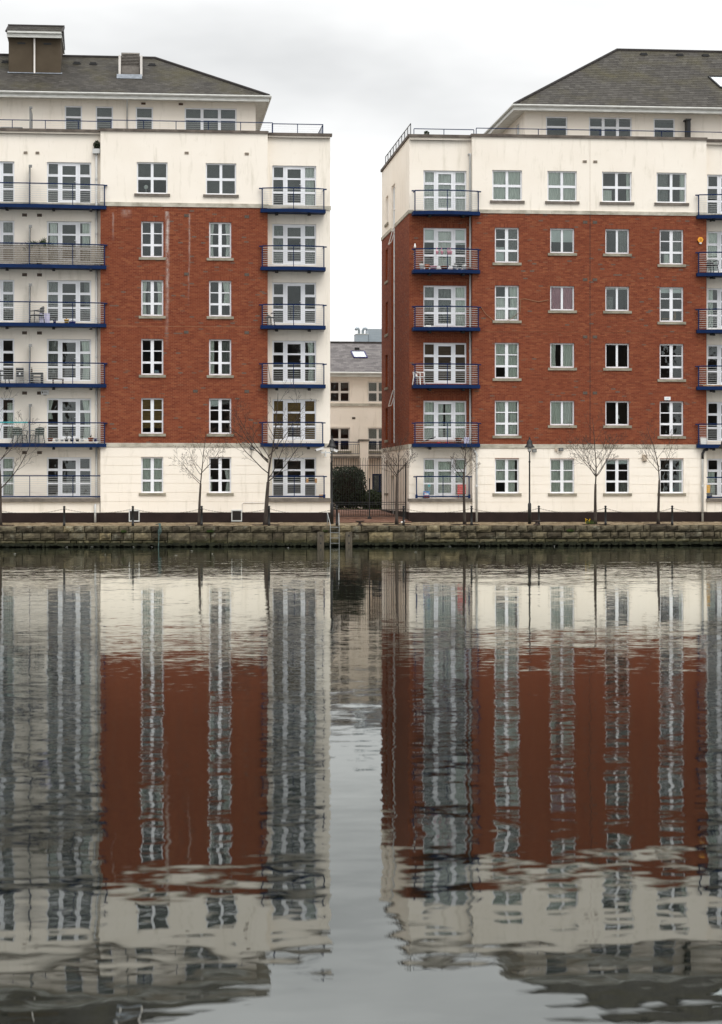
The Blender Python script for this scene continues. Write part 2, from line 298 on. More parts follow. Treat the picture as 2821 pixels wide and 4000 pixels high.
# ------------------------------------------------------------------ mesh building
ident = lambda u, w, z: (u, w, z)
class MB:
    def __init__(s, M=ident): s.v, s.f, s.a, s.M = [], [], [], M
    def pt(s, p): s.v.append(s.M(*p)); return len(s.v)-1
    def face(s, pts, a=0.5):
        s.f.append([s.pt(p) for p in pts]); s.a.append(a)
    def box(s, a0, a1, b0, b1, c0, c1, a=0.5, skip=''):
        i = len(s.v)
        for c in (c0, c1):
            for (x, y) in ((a0, b0), (a1, b0), (a1, b1), (a0, b1)): s.pt((x, y, c))
        F = {'d': (0, 3, 2, 1), 't': (4, 5, 6, 7), 'f': (0, 1, 5, 4), 'r': (1, 2, 6, 5), 'b': (2, 3, 7, 6), 'l': (3, 0, 4, 7)}
        for k, q in F.items():
            if k not in skip: s.f.append([i+j for j in q]); s.a.append(a)
    def prism(s, poly, z0, z1):
        i, n = len(s.v), len(poly)
        for z in (z0, z1):
            for (x, y) in poly: s.pt((x, y, z))
        s.f.append([i+j for j in reversed(range(n))]); s.f.append([i+n+j for j in range(n)]); s.a += [0.5, 0.5]
        for j in range(n):
            k = (j+1) % n; s.f.append([i+j, i+k, i+n+k, i+n+j]); s.a.append(0.5)
    def tube(s, pts, r, n=6, cap=True):
        P = [Vector(s.M(*p)) for p in pts]; m = len(P)
        rr = r if isinstance(r, (list, tuple)) else [r]*m
        i0 = len(s.v); up = None
        for i in range(m):
            t = (P[min(i+1, m-1)] - P[max(i-1, 0)])
            t = t.normalized() if t.length > 1e-9 else Vector((0, 0, 1))
            if up is None: up = Vector((0, 0, 1)) if abs(t.z) < 0.9 else Vector((1, 0, 0))
            a = t.cross(up)
            if a.length < 1e-6: a = t.cross(Vector((0, 1, 0)))
            a.normalize(); b = a.cross(t).normalized(); up = b
            for k in range(n):
                an = 2*math.pi*k/n + math.pi/n
                q = P[i] + (a*math.cos(an) + b*math.sin(an))*rr[i]; s.v.append((q.x, q.y, q.z))
        for i in range(m-1):
            for k in range(n):
                l = (k+1) % n
                s.f.append([i0+i*n+k, i0+i*n+l, i0+(i+1)*n+l, i0+(i+1)*n+k]); s.a.append(0.5)
        if cap:
            s.f.append([i0+k for k in reversed(range(n))]); s.f.append([i0+(m-1)*n+k for k in range(n)]); s.a += [0.5, 0.5]
    def lathe(s, prof, cx=0, cy=0, n=12):
        i0, m = len(s.v), len(prof)
        for (r, z) in prof:
            for k in range(n):
                an = 2*math.pi*k/n; s.pt((cx+r*math.cos(an), cy+r*math.sin(an), z))
        for i in range(m-1):
            for k in range(n):
                l = (k+1) % n; s.f.append([i0+i*n+k, i0+i*n+l, i0+(i+1)*n+l, i0+(i+1)*n+k]); s.a.append(0.5)
        s.f.append([i0+k for k in reversed(range(n))]); s.f.append([i0+(m-1)*n+k for k in range(n)]); s.a += [0.5, 0.5]
    def mesh(s, name, smooth=False, rnd=False):
        me = bpy.data.meshes.new(name); me.from_pydata(s.v, [], s.f)
        if rnd:
            at = me.attributes.new('rnd', 'FLOAT', 'FACE'); at.data.foreach_set('value', s.a)
        if smooth: me.polygons.foreach_set('use_smooth', [True]*len(me.polygons))
        me.update(); return me
C = sc.collection
def link(name, me, mat, parent=None, loc=None):
    o = bpy.data.objects.new(name, me); C.objects.link(o)
    if me is not None and mat and not me.materials: me.materials.append(MATS[mat])
    if parent is not None:
        o.parent = parent
        if loc is not None: o.location = loc
        elif parent.type == 'EMPTY': o.location = -parent.location
    elif loc is not None: o.location = loc
    return o
def obj(name, mb, mat, parent=None, smooth=False, rnd=False, kind=None):
    o = link(name, mb.mesh(name, smooth, rnd), mat, parent)
    if kind: o['kind'] = kind
    return o
def tag(o, label, cat, group=None):
    o['label'] = label; o['category'] = cat
    if group: o['group'] = group
    return o
def thing(name, label, cat, loc, group=None):
    o = bpy.data.objects.new(name, None); C.objects.link(o); o.location = loc; o.empty_display_size = 0.3
    return tag(o, label, cat, group)
def front(y): return lambda u, w, z: (u, y+w, z)          # facade facing the camera side (-Y); w goes inwards
def side(x): return lambda u, w, z: (x+w, u, z)           # wall facing -X; u runs along Y
def place(x, y, z, rz=0.0):
    c, s_ = math.cos(rz), math.sin(rz)
    return lambda a, b, d: (x + a*c - b*s_, y + a*s_ + b*c, z + d)

def wall(mb, u0, u1, z0, z1, ops=(), w=0.0, rev=None, depth=0.2):
    ops = [(max(a, u0), min(b, u1), max(c, z0), min(d, z1)) for a, b, c, d in ops if b > u0 and a < u1 and d > z0 and c < z1]
    us = sorted({u0, u1, *[o[0] for o in ops], *[o[1] for o in ops]}); zs = sorted({z0, z1, *[o[2] for o in ops], *[o[3] for o in ops]})
    for i in range(len(us)-1):
        for j in range(len(zs)-1):
            cu, cz = (us[i]+us[i+1])/2, (zs[j]+zs[j+1])/2
            if any(a < cu < b and c < cz < d for a, b, c, d in ops): continue
            mb.face([(us[i], w, zs[j]), (us[i+1], w, zs[j]), (us[i+1], w, zs[j+1]), (us[i], w, zs[j+1])])
    for a, b, c, d in ops:
        e = w+depth; r = mb
        if rev is not None: r = MB(mb.M); rev.append(r)
        if a > u0: r.face([(a, w, c), (a, e, c), (a, e, d), (a, w, d)])
        if b < u1: r.face([(b, w, c), (b, e, c), (b, e, d), (b, w, d)])
        if c > z0: r.face([(a, w, c), (b, w, c), (b, e, c), (a, e, c)])
        if d < z1: r.face([(a, w, d), (b, w, d), (b, e, d), (a, e, d)])
def bands(root, M, u0, u1, zs, ops):
    for i in range(len(zs)-1):
        z0, z1 = zs[i]+0.011, zs[i+1]-0.011
        cut = [o for o in ops if o[1] > u0 and o[0] < u1 and o[3] > z0 and o[2] < z1]
        for q in rect_minus((u0, u1, z0, z1), sorted(cut)):
            mb = MB(M); mb.box(q[0], q[1], -0.016, 0.004, q[2], q[3], skip='b'); obj('render_band', mb, 'cream', root)
def rect_minus(r, ops):
    out = [r]
    for a, b, c, d in ops:
        nx = []
        for (x0, x1, z0, z1) in out:
            if x1 <= a or x0 >= b or z1 <= c or z0 >= d: nx.append((x0, x1, z0, z1)); continue
            if x0 < a: nx.append((x0, a, z0, z1))
            if x1 > b: nx.append((b, x1, z0, z1))
            xa, xb = max(x0, a), min(x1, b)
            if z0 < c: nx.append((xa, xb, z0, c))
            if z1 > d: nx.append((xa, xb, d, z1))
        out = nx
    return [q for q in out if q[1]-q[0] > 0.012 and q[3]-q[2] > 0.012]
def bricks(mb, u0, u1, z0, z1, ops, soldiers=True, slot=None):
    cut = list(ops); rr = random.random
    if soldiers:
        for a, b, c, d in ops:
            if b-a < 3 and d+0.23 < z1:
                cut.append((a, b, d-0.01, d+0.222)); x = a
                while x < b-0.03:
                    mb.box(x+0.005, min(x+0.07, b), -0.012-0.003*rr(), 0.004, d+0.003, d+0.216, rr()*0.85, 'b'); x += 0.075
    if slot: cut = cut+[slot]
    n = int((z1-z0)/0.075)+1; h = (z1-z0)/round((z1-z0)/0.075)
    for k in range(n):
        za = z0+k*h
        if za > z1-0.02: break
        zb = min(za+h-0.010, z1); x = u0 - (0.1125 if k % 2 else 0)
        row = (rr()-0.5)*0.12
        while x < u1:
            xa, xb = max(x, u0), min(x+0.215, u1); x += 0.225
            if xb-xa < 0.012: continue
            a = min(max(rr()*1.0 + row, 0), 1)
            if a > 0.93 and rr() < 0.55: a = 0.5+rr()*0.3
            p = -0.010-0.005*rr()
            for q in rect_minus((xa, xb, za, zb), cut): mb.box(q[0], q[1], p, 0.004, q[2], q[3], a, 'b')

def curtain(name, M, u0, u1, z0, z1, mat, parent, w=0.215, amp=0.022, gather=0.0):
    mb = MB(M); n = max(8, int((u1-u0)/0.028)); ph = random.random()*6; per = 0.11+0.06*random.random()
    cols = []
    for i in range(n+1):
        t = i/n; col = []
        for z, k in ((z1, 1.0), ((z0+z1)/2, 0.9), (z0, 1.0)):
            u = u0+(u1-u0)*t
            if gather > 0: u = u1-(u1-u)*(1-gather*(0 if z == z1 else 0.35 if z == z0 else 1))
            if gather < 0: u = u0+(u-u0)*(1+gather*(0 if z == z1 else 0.35 if z == z0 else 1))
            col.append((u, w+amp*k*math.sin(2*math.pi*(u1-u0)*t/per+ph+0.6*math.sin(5*t+ph)), z))
        cols.append(col)
    for i in range(n):
        for j in range(2): mb.face([cols[i][j], cols[i+1][j], cols[i+1][j+1], cols[i][j+1]])
    return obj(name, mb, mat, parent, True)
def fill_window(win, M, u0, u1, z0, z1, fill):
    for f in fill or ():
        k, a, b, c, d, mt = f[:6]; a, b = u0+(u1-u0)*a, u0+(u1-u0)*b; c, d = z0+(z1-z0)*c, z0+(z1-z0)*d
        if k == 'c': curtain('curtain', M, a, b, c, d, mt, win, gather=f[6] if len(f) > 6 else 0)
        elif k == 'b':
            mb = MB(M); mb.box(a, b, 0.180, 0.188, c, d); mb.box(a, b, 0.177, 0.191, c-0.02, c); obj('blind', mb, mt, win)
def bars(mb, a, b, w0, w1, z0, z1): mb.box(a, b, w0, w1, z0, z1)
def window(root, M, u0, u1, z0, z1, kind='six', fill=None, sill='sill_stone', rv=0.10, mat='pvc', sill_over=0.12, name='window'):
    mb = MB(M); f = 0.07; a, b = rv, rv+0.07
    mb.box(u0, u0+f, a, b, z0, z1); mb.box(u1-f, u1, a, b, z0, z1)
    mb.box(u0+f, u1-f, a+0.003, b-0.003, z1-f, z1); mb.box(u0+f, u1-f, a+0.003, b-0.003, z0, z0+f)
    W, Hh = u1-u0, z1-z0; cells = []
    if kind in ('six', 'four', 'two'): cols = [0, 0.5, 1]
    elif kind == 'three': cols = [0, 0.335, 0.67, 1]
    else: cols = [0, 1]
    rows = {'six': [(0, 0), (0.343, 0.105), (0.665, 0.048), (1, 0)], 'four': [(0, 0), (0.49, 0.13), (1, 0)], 'two': [(0, 0), (1, 0)],
            'three': [(0, 0), (0.66, 0.11), (1, 0)], 'one': [(0, 0), (0.66, 0.10), (1, 0)],
            'side': [(0, 0), (0.34, 0.07), (0.67, 0.07), (1, 0)], 'stair': [(i/11, 0.07 if 0 < i < 11 else 0) for i in range(12)]}[kind]
    mw = {'six': 0.16, 'four': 0.135, 'two': 0.105, 'three': 0.15}.get(kind, 0.1)
    for c in cols[1:-1]: mb.box(u0+W*c-mw/2, u0+W*c+mw/2, a-0.002, b+0.002, z0+f, z1-f)
    for (r, th) in rows[1:-1]:
        for c0, c1 in zip(cols[:-1], cols[1:]):
            mb.box(u0+W*c0+(f if c0 == 0 else mw/2), u0+W*c1-(f if c1 == 1 else mw/2), a+0.004, b-0.004, z0+Hh*r-th/2, z0+Hh*r+th/2)
    win = obj(name, mb, mat, root)
    for c0, c1 in zip(cols[:-1], cols[1:]):
        for (r0, t0), (r1, t1) in zip(rows[:-1], rows[1:]):
            x0, x1 = u0+W*c0+(f if c0 == 0 else mw/2), u0+W*c1-(f if c1 == 1 else mw/2)
            y0, y1 = z0+Hh*r0+(t0/2 if r0 else f), z0+Hh*r1-(t1/2 if r1 < 1 else f)
            p = MB(M); p.box(x0-0.01, x1+0.01, a+0.030, a+0.036, y0-0.01, y1+0.01); obj('pane', p, 'glass', win)
            if t0 > 0.05 or r0 == 0:   # slimmer opening-light frame inside the outer frame
                pass
    if sill:
        s = MB(M); s.box(u0-sill_over, u1+sill_over, -0.07, rv+0.01, z0-0.135, z0-0.003); obj('sill', s, sill, win)
    fill_window(win, M, u0+0.03, u1-0.03, z0+0.03, z1-0.03, fill)
    return win
def french(root, M, u0, u1, z0, z1, fill=None, door='bars', rv=0.10, open_light=False):
    mb = MB(M); f = 0.055; a, b = rv, rv+0.07; W, Hh = u1-u0, z1-z0
    c1, c2 = u0+W*0.262, u0+W*0.735
    mb.box(u0, u0+f, a, b, z0, z1); mb.box(u1-f, u1, a, b, z0, z1)
    mb.box(u0+f, u1-f, a+0.003, b-0.003, z1-f, z1); mb.box(u0+f, u1-f, a+0.003, b-0.003, z0, z0+f)
    mb.box(c1-0.03, c1+0.07, a-0.002, b+0.002, z0+f, z1-f); mb.box(c2-0.07, c2+0.03, a-0.002, b+0.002, z0+f, z1-f)
    t1, t2 = z0+Hh*0.335, z0+Hh*0.675
    for x0, x1 in ((u0+f, c1), (c2, u1-f)):
        mb.box(x0, x1, a+0.004, b-0.004, t1-0.042, t1+0.042); mb.box(x0, x1, a+0.004, b-0.004, t2-0.05, t2+0.05)
        mb.box(x0, x0+0.03, a-0.010, a+0.02, t2+0.04, z1-f); mb.box(x1-0.03, x1, a-0.010, a+0.02, t2+0.04, z1-f)
        mb.box(x0+0.03, x1-0.03, a-0.009, a+0.02, z1-f-0.03, z1-f); mb.box(x0+0.03, x1-0.03, a-0.009, a+0.02, t2+0.04, t2+0.07)
    fr = obj('french_window', mb, 'pvc', root)
    d = MB(M); x0, x1 = c1+0.075, c2-0.075; da, db = a-0.014, a+0.05; s = 0.115
    d.box(x0, x0+s, da, db, z0+f, z1-f); d.box(x1-s, x1, da, db, z0+f, z1-f)
    d.box(x0+s, x1-s, da+0.003, db-0.003, z1-f-s, z1-f); d.box(x0+s, x1-s, da+0.003, db-0.003, z0+f, z0+f+s)
    if door == 'bars':
        for t in (t1, t2): d.box(x0+s, x1-s, da+0.004, db-0.004, t-0.042, t+0.042)
    obj('door_leaf', d, 'pvc', fr)
    h = MB(M); hz = z0+Hh*0.52; h.box(x1-s*0.6, x1-s*0.35, da-0.02, da, hz-0.08, hz+0.08); h.tube([(x1-s*0.5, da-0.02, hz+0.03), (x1-s*0.5, da-0.06, hz+0.03), (x1-s-0.07, da-0.06, hz+0.03)], 0.011, 6)
    obj('door_handle', h, 'pvc', fr)
    ps = []
    for p0, p1 in ((u0+f, c1), (c2, u1-f)): ps += [(p0, p1, z0+f, t1-0.03), (p0, p1, t1+0.03, t2-0.04), (p0+0.03, p1-0.03, t2+0.07, z1-f-0.03)]
    if door == 'bars': ps += [(x0+s, x1-s, z0+f+s, t1-0.03), (x0+s, x1-s, t1+0.03, t2-0.03), (x0+s, x1-s, t2+0.03, z1-f-s)]
    else: ps += [(x0+s, x1-s, z0+f+s, z1-f-s)]
    for p0, p1, q0, q1 in ps:
        p = MB(M); p.box(p0-0.008, p1+0.008, a+0.028, a+0.034, q0-0.008, q1+0.008); obj('pane', p, 'glass', fr)
    fill_window(fr, M, u0+0.03, u1-0.03, z0+0.03, z1-0.03, fill)
    return fr
def balcony(root, M, u0, u1, zt, rail=1.03, d0=0.68, d1=0.95, shape='bow', slab=True, nw=9, mids=(0.5,), brackets=(0.25, 0.75), open_left=False):
    N = 12
    def dep(t):
        if shape == 'bow': return d0+(d1-d0)*math.sin(math.pi*t)
        return d1-(d1-d0)*max(0, (t-0.45)/0.55)**2
    pts = [(u0+(u1-u0)*i/N, -dep(i/N)) for i in range(N+1)]
    ins = 0.06; ip = [(u0+0.09+(u1-u0-0.18)*i/N, -dep(i/N)+ins) for i in range(N+1)]
    mb = MB(M)
    if slab: mb.prism([(u0, -0.018)]+pts+[(u1, -0.018)], zt-0.175, zt)
    else: mb.tube([(p[0], p[1], zt-0.03) for p in ip], 0.038, 8); mb.box(u1-0.14, u1-0.03, ip[-1][1]-0.05, ip[-1][1]+0.05, zt-0.12, zt+0.07); mb.box(u0+0.03, u0+0.14, ip[0][1]-0.05, ip[0][1]+0.05, zt-0.12, zt+0.07)
    bal = obj('balcony', mb, 'blue', root)
    top = zt+rail
    hr = MB(M)
    path = [(p[0], p[1], top) for p in ip]
    hr.tube(path, 0.030, 8)
    hr.box(ip[-1][0]-0.03, ip[-1][0]+0.14, ip[-1][1]-0.03, ip[-1][1]+0.06, top-0.045, top+0.012)
    if not open_left: hr.box(ip[0][0]-0.16, ip[0][0]+0.03, ip[0][1]-0.03, ip[0][1]+0.06, top-0.045, top+0.012)
    obj('handrail', hr, 'blue', bal)
    for e in ((ip[-1],) if open_left else (ip[0], ip[-1])):
        s = MB(M); s.tube([(e[0], e[1]+0.02, top-0.01), (e[0], -0.02, top-0.01)], 0.024, 6); obj('side_rail', s, 'blue', bal)
    zb = zt-0.0 if slab else zt-0.02
    def post(u, d, w=0.026):
        p = MB(M); p.box(u-w, u+w, d-w, d+w, zb, top-0.02); obj('post', p, 'blue', bal)
    if not open_left: post(*ip[0])
    post(*ip[-1])
    for t in mids:
        i = t*N; k = int(i); q = i-k
        post(ip[k][0]*(1-q)+ip[min(k+1, N)][0]*q, ip[k][1]*(1-q)+ip[min(k+1, N)][1]*q, 0.017)
    for i in range(nw):
        z = zt+0.09+(rail-0.16)*i/(nw-1)
        w = MB(M); loop = [(p[0], p[1], z) for p in ip] + [(ip[-1][0], -0.03, z)]
        if not open_left: loop = [(ip[0][0], -0.03, z)]+loop
        w.tube(loop, 0.009, 4); obj('wire', w, 'wire', bal)
    if slab:
        for t in brackets:
            u = u0+(u1-u0)*t; b = MB(M); b.prism([(u-0.05, -0.02), (u+0.05, -0.02), (u+0.05, -0.72), (u-0.05, -0.72)], zt-0.25, zt-0.178)
            b.tube([(u-0.07, -0.62, zt-0.255), (u+0.07, -0.62, zt-0.255)], 0.055, 8); obj('bracket', b, 'black_metal', bal)
    return bal
def vent(root, M, u, z, mat, w=0.235, h=0.15):
    mb = MB(M); mb.box(u-w/2, u+w/2, -0.02, 0.0, z-h/2, z+h/2)
    v = obj('air_vent', mb, mat, root)
    g = MB(M)
    for i in range(4): g.box(u-w/2+0.02, u+w/2-0.02, -0.028, -0.019, z-h/2+0.02+i*0.032, z-h/2+0.034+i*0.032)
    obj('louvre', g, 'vent_grey', v)
def downpipe(root, M, pts, mat='pipe_grey', r=0.055, joints=()):
    mb = MB(M); mb.tube(pts, r, 10); p = obj('downpipe', mb, mat, root, True)
    for (u, w, z) in joints:
        j = MB(M); j.lathe([(r+0.012, z-0.06), (r+0.018, z-0.02), (r+0.018, z+0.02), (r+0.012, z+0.06)], u, w, 10); obj('pipe_joint', j, mat, p)
    return p
def run_stones(root, M, name, u0, u1, w0, w1, z0, z1, step, mat, cuts=()):
    u = u0
    while u < u1-0.05:
        e = min(u+step*(0.96+0.08*random.random()), u1)
        if u1-e < 0.3: e = u1
        for a, b, _, _ in rect_minus((u, e, z0, z1), [(c[0], c[1], z0-1, z1+1) for c in cuts]):
            mb = MB(M); mb.box(a+0.003, b-0.003, w0-0.004*random.random(), w1, z0, z1); obj(name, mb, mat, root)
        u = e

def slates(org, sdir_y, sdir_z, length, xlim, e, wd, single=0, root=None, mat='slate', deck=None):
    """slates on a roof plane facing -Y: org=(y,z) at eave; s runs up the slope; xlim(s) -> (x0,x1)"""
    mb = MB(); y0, z0 = org; ny, nz_ = -sdir_z, sdir_y
    rows = int(length/e); cnt = 0; shared = {}
    deckobj = None
    cand = []
    for k in range(rows+1):
        s0 = k*e; s1 = min(s0+e*1.06, length)
        if s1-s0 < 0.05: break
        xa, xb = xlim((s0+s1)/2); x = xa-(wd/2 if k % 2 else 0)
        while x < xb:
            a, b = max(x, xa), min(x+wd-0.006, xb); x += wd
            if b-a < 0.03: continue
            full = abs((b-a)-(wd-0.006)) < 1e-6 and abs(s1-s0-e*1.06) < 1e-6
            cand.append((a, b, s0, s1, full))
    def add(m, a, b, s0, s1, ox=0, oy=0, oz=0, jit=0.0):
        lo, hi = 0.015+jit, 0.005
        def P(x, s, n): return (x-ox, y0+sdir_y*s+ny*n-oy, z0+sdir_z*s+nz_*n-oz)
        A, B, Cc, D = P(a, s0, lo), P(b, s0, lo), P(b, s1, hi), P(a, s1, hi)
        E_, F_ = P(a, s0, 0), P(b, s0, 0); r = random.random()
        i = len(m.v); m.v += [A, B, Cc, D, E_, F_]
        m.f += [[i, i+1, i+2, i+3], [i+4, i+5, i+1, i], [i, i+3, i+4], [i+1, i+5, i+2]]; m.a += [r]*4
    me = None
    for (a, b, s0, s1, full) in cand:
        if full and cnt < single and a < 29.6:
            if me is None:
                t = MB(); add(t, 0, b-a, 0, s1-s0); t.v = [(v[0], v[1]-y0, v[2]-z0) for v in t.v]; me = t.mesh('slate'); me.materials.append(MATS['slate_piece'])
            wl_ = Vector((a, y0+sdir_y*s0, z0+sdir_z*s0))
            pl = root.location if root.type != 'MESH' else root.parent.location + root.location
            o = link('slate', me, None, root, wl_-pl); cnt += 1
            o.rotation_euler = (0, 0, 0)
        else: add(mb, a, b, s0, s1, jit=0.004*random.random())
    return mb

# ------------------------------------------------------------------ the setting: water, quay, ground, courtyard
Yb, Yr = 109.4, 109.85
YQ = 104.8
def structure(name, mb, mat, **k):
    o = obj(name, mb, mat, **k); o['kind'] = 'structure'; return o
m = MB(); m.face([(-260, 1.6, 0), (320, 1.6, 0), (320, YQ+0.35, 0), (-260, YQ+0.35, 0)]); structure('water', m, 'water')
m = MB(); m.face([(-400, 118, 1.0), (500, 118, 1.0), (500, 1500, 1.0), (-400, 1500, 1.0)]); structure('ground', m, 'ground')
m = MB()
for x0, x1 in ((-260, 320),):
    m.face([(x0, YQ+0.5, 0.975), (x1, YQ+0.5, 0.975), (x1, 109.6, 1.075), (x0, 109.6, 1.075)])
    m.face([(x0, 109.6, 1.075), (x1, 109.6, 1.075), (x1, 110.2, 1.09), (x0, 110.2, 1.09)])
quay = structure('quay_pavement', m, 'setts_bed')
# setts: rows of small paving stones, too many and too flat to pick apart
m = MB(); y = YQ+0.52; k = 0
while y < 109.36:
    x = -8.6 - (0.13 if k % 2 else 0); zz = 0.975+(y-YQ-0.5)*0.0227
    while x < 31.8:
        w = 0.20+0.10*random.random(); h = 0.018+0.014*random.random(); r = random.random(); t = 0.006*(random.random()-0.5)
        if not (9.75 < x < 13.6 and y > 108.6):
            m.box(x+0.006, x+w-0.008, y+0.006, y+0.150, zz-0.02, zz+h+t, r, 'd')
        x += w
    y += 0.158; k += 1
obj('setts', m, 'setts', quay, rnd=True, kind='stuff')
CZ = [(108.6, 1.095), (109.6, 1.13), (111.0, 1.27), (118.0, 1.46), (124.0, 1.60), (140.0, 1.62)]
m = MB()
for (ya, za), (yb, zb) in zip(CZ[:-1], CZ[1:]): m.face([(9.8, ya, za), (13.8 if ya < 122 else 24, ya, za), (13.8 if ya < 122 else 24, yb, zb), (9.8, yb, zb)])
court = structure('courtyard', m, 'paving_red')
m = MB(); y = 108.62; k = 0
def cz_at(y):
    for (ya, za), (yb, zb) in zip(CZ[:-1], CZ[1:]):
        if ya <= y <= yb: return za+(zb-za)*(y-ya)/(yb-ya)
    return 1.6
while y < 116:
    x = 9.82 - (0.1 if k % 2 else 0); zz = cz_at(y)
    while x < 13.75:
        m.box(max(x, 9.815), min(x+0.192, 13.78), y, y+0.092, zz-0.01, zz+0.010+0.006*random.random(), random.random(), 'd'); x += 0.2
    y += 0.1; k += 1
rnd_mat('paver', [(0, (0.16, 0.085, 0.062)), (0.5, (0.225, 0.125, 0.09)), (1, (0.28, 0.175, 0.125))])
obj('pavers', m, 'paver', court, rnd=True, kind='stuff')
m = MB(); m.box(-260, 320, -45, 1.6, -0.5, 1.0); structure('opposite_pavement', m, 'ground')

# quay wall of big squared stones
qw = thing('quay_wall', 'weathered grey stone quay wall rising from the water along the whole bank', 'wall', (11.5, YQ, 0))
m = MB(); m.box(-260, -8.9, YQ+0.02, YQ+0.5, -1.2, 1.0); m.box(31.9, 320, YQ+0.02, YQ+0.5, -1.2, 1.0); m.box(-8.9, 31.9, YQ+0.16, YQ+0.49, 0.13, 0.96); m.box(-8.9, 31.9, YQ+0.34, YQ+0.485, -1.2, 0.128)
obj('backing', m, 'algae', qw)
def stone(x0, x1, z0, z1, y, depth, top=False):
    mb = MB(); rr = random.random; j = lambda a: (rr()-0.5)*a
    nx = 4 if x1-x0 > 0.5 else 3; nz2 = 3; g = {}
    bulge = 0.06+0.04*rr(); off = 0.03+j(0.06)
    for i in range(nx+1):
        for k in range(nz2+1):
            u, v = i/nx, k/nz2; edge = min(u, 1-u)*4, min(v, 1-v)*3
            d = min(1, min(edge[0], 1)*min(edge[1], 1))
            rx = j(0.022) if 0 < u < 1 else j(0.018); rz = j(0.018)
            g[i, k] = (x0+(x1-x0)*u+rx, y+off-bulge*d+j(0.016), z0+(z1-z0)*v+rz)
    idx = {q: mb.pt(p) for q, p in g.items()}
    for i in range(nx):
        for k in range(nz2): mb.f.append([idx[i, k], idx[i+1, k], idx[i+1, k+1], idx[i, k+1]]); mb.a.append(0.5)
    bk = {}
    for q in [(0, 0), (nx, 0), (nx, nz2), (0, nz2)]:
        p = g[q]; bk[q] = mb.pt((p[0], y+depth, p[2]))
    tr = [idx[i, nz2] for i in range(nx+1)]; br = [idx[i, 0] for i in range(nx+1)]
    mb.f.append(tr+[bk[nx, nz2], bk[0, nz2]]); mb.f.append(list(reversed(br))+[bk[0, 0], bk[nx, 0]])
    mb.f.append([idx[0, k] for k in range(nz2+1)]+[bk[0, nz2], bk[0, 0]]); mb.f.append([idx[nx, k] for k in reversed(range(nz2+1))]+[bk[nx, 0], bk[nx, nz2]])
    mb.a += [0.5]*4
    return obj('stone', mb, 'quay_stone', qw)
def course(z0, z1, lo, hi, y, depth, x0=-8.8, x1=31.8):
    x = x0
    while x < x1:
        w = lo+(hi-lo)*random.random()
        if random.random() < 0.18: w *= 0.55
        stone(x+0.017, min(x+w, x1)-0.017, z0+0.013, z1-0.014+0.018*(random.random()-0.5), y, depth); x += w
course(0.685, 1.005, 0.42, 0.86, YQ, 0.5)
random.seed(21)
course(0.315, 0.68, 0.5, 0.95, YQ+0.01, 0.4, -8.8, 1.6); course(0.14, 0.68, 0.75, 1.25, YQ+0.01, 0.4, 1.6, 13.9)
course(0.36, 0.68, 0.45, 0.95, YQ+0.01, 0.4, 13.9, 31.8)
course(0.15, 0.31, 0.4, 0.9, YQ+0.02, 0.4, -8.8, 1.6); course(0.15, 0.35, 0.4, 0.95, YQ+0.02, 0.4, 13.9, 31.8)
m = MB()   # ragged weed hanging at the water mark
x = -8.8
while x < 31.8:
    w = 0.05+0.08*random.random(); d = 0.02+0.10*random.random(); m.box(x, x+w, YQ+0.0-0.05*random.random(), YQ+0.12, 0.13-d, 0.15+0.07*random.random()); x += w*0.9
obj('weed', m, 'algae', qw, kind='stuff')

# ------------------------------------------------------------------ left block
L = thing('apartment_building', 'cream and red brick apartment block left of the gate, lift tower on its roof', 'building', (1.0, Yb, 1.1))
FL = [(2.37, 4.33), (5.2, 7.24), (8.1, 10.17), (11.03, 13.08), (13.98, 16.0), (16.9, 18.92)]
RW = [(2.56, 4.33), (5.49, 7.25), (8.40, 10.18), (11.32, 13.09), (14.22, 15.99)]
opA = [(-4.26, -2.08, a, b) for a, b in FL] + [(-8.02, -5.85, a, b) for a, b in FL]
opC = [(6.90, 9.10, a, b) for a, b in FL]
opB = [(0.38, 1.47, a, b) for a, b in RW] + [(3.73, 4.83, a, b) for a, b in RW] + [(0.16, 1.68, 17.36, 18.92), (3.56, 5.08, 17.36, 18.92)]
LO, LT, UO, UT, TOP = 4.83, 5.03, 16.72, 16.92, 20.42
cr = MB(); wallm = MB(); rev = []; bk = MB()
cr.M = front(Yr); wall(cr, -9.2, -1.62, 1.58, TOP, opA); wall(cr, 6.64, 9.80, 1.58, TOP, opC)
cr.M = front(Yb); wall(cr, -1.62, 6.64, UO, TOP, opB); wall(cr, -1.62, 6.64, 1.58, LT, opB)
for x in (-1.62, 6.64):
    cr.M = side(x); wall(cr, Yb, Yr, UO, TOP); wall(cr, Yb, Yr, 1.0, LT)
cr.M = side(9.80); wall(cr, Yr, 122, 1.0, TOP); cr.M = side(-9.2); wall(cr, Yr, 122, 1.0, TOP)
cr.M = front(122); wall(cr, -9.2, 9.80, 1.0, TOP)
obj('rendered_wall', cr, 'cream', L)
wallm.M = bk.M = front(Yb)
wall(wallm, -1.62, 6.64, LT, UO, opB, 0.0, rev)
bricks(bk, -1.62, 6.64, LT, UO, opB, slot=(-1.62, 6.64, 10.808, 10.822))
for x in (-1.62, 6.64):
    wallm.M = side(x); wall(wallm, Yb, Yr, LT, UO)
bw_l = obj('brick_wall', wallm, 'mortar', L); obj('bricks', bk, 'brick', bw_l, rnd=True, kind='stuff'); [obj('reveal', q, 'brick_reveal', bw_l) for q in rev if q.f]
ZB = [1.60, 2.13, 2.58, 3.03, 3.47, 3.91, 4.33, 4.83]
bands(L, front(Yr), -9.2, -1.70, ZB, opA); bands(L, front(Yb), -1.62, 6.64, ZB, opB); bands(L, front(Yr), 6.64, 9.80, ZB, opC)
def boxes(root, name, mat, *bs):
    for b_ in bs: m = MB(); m.box(*b_); obj(name, m, mat, root)
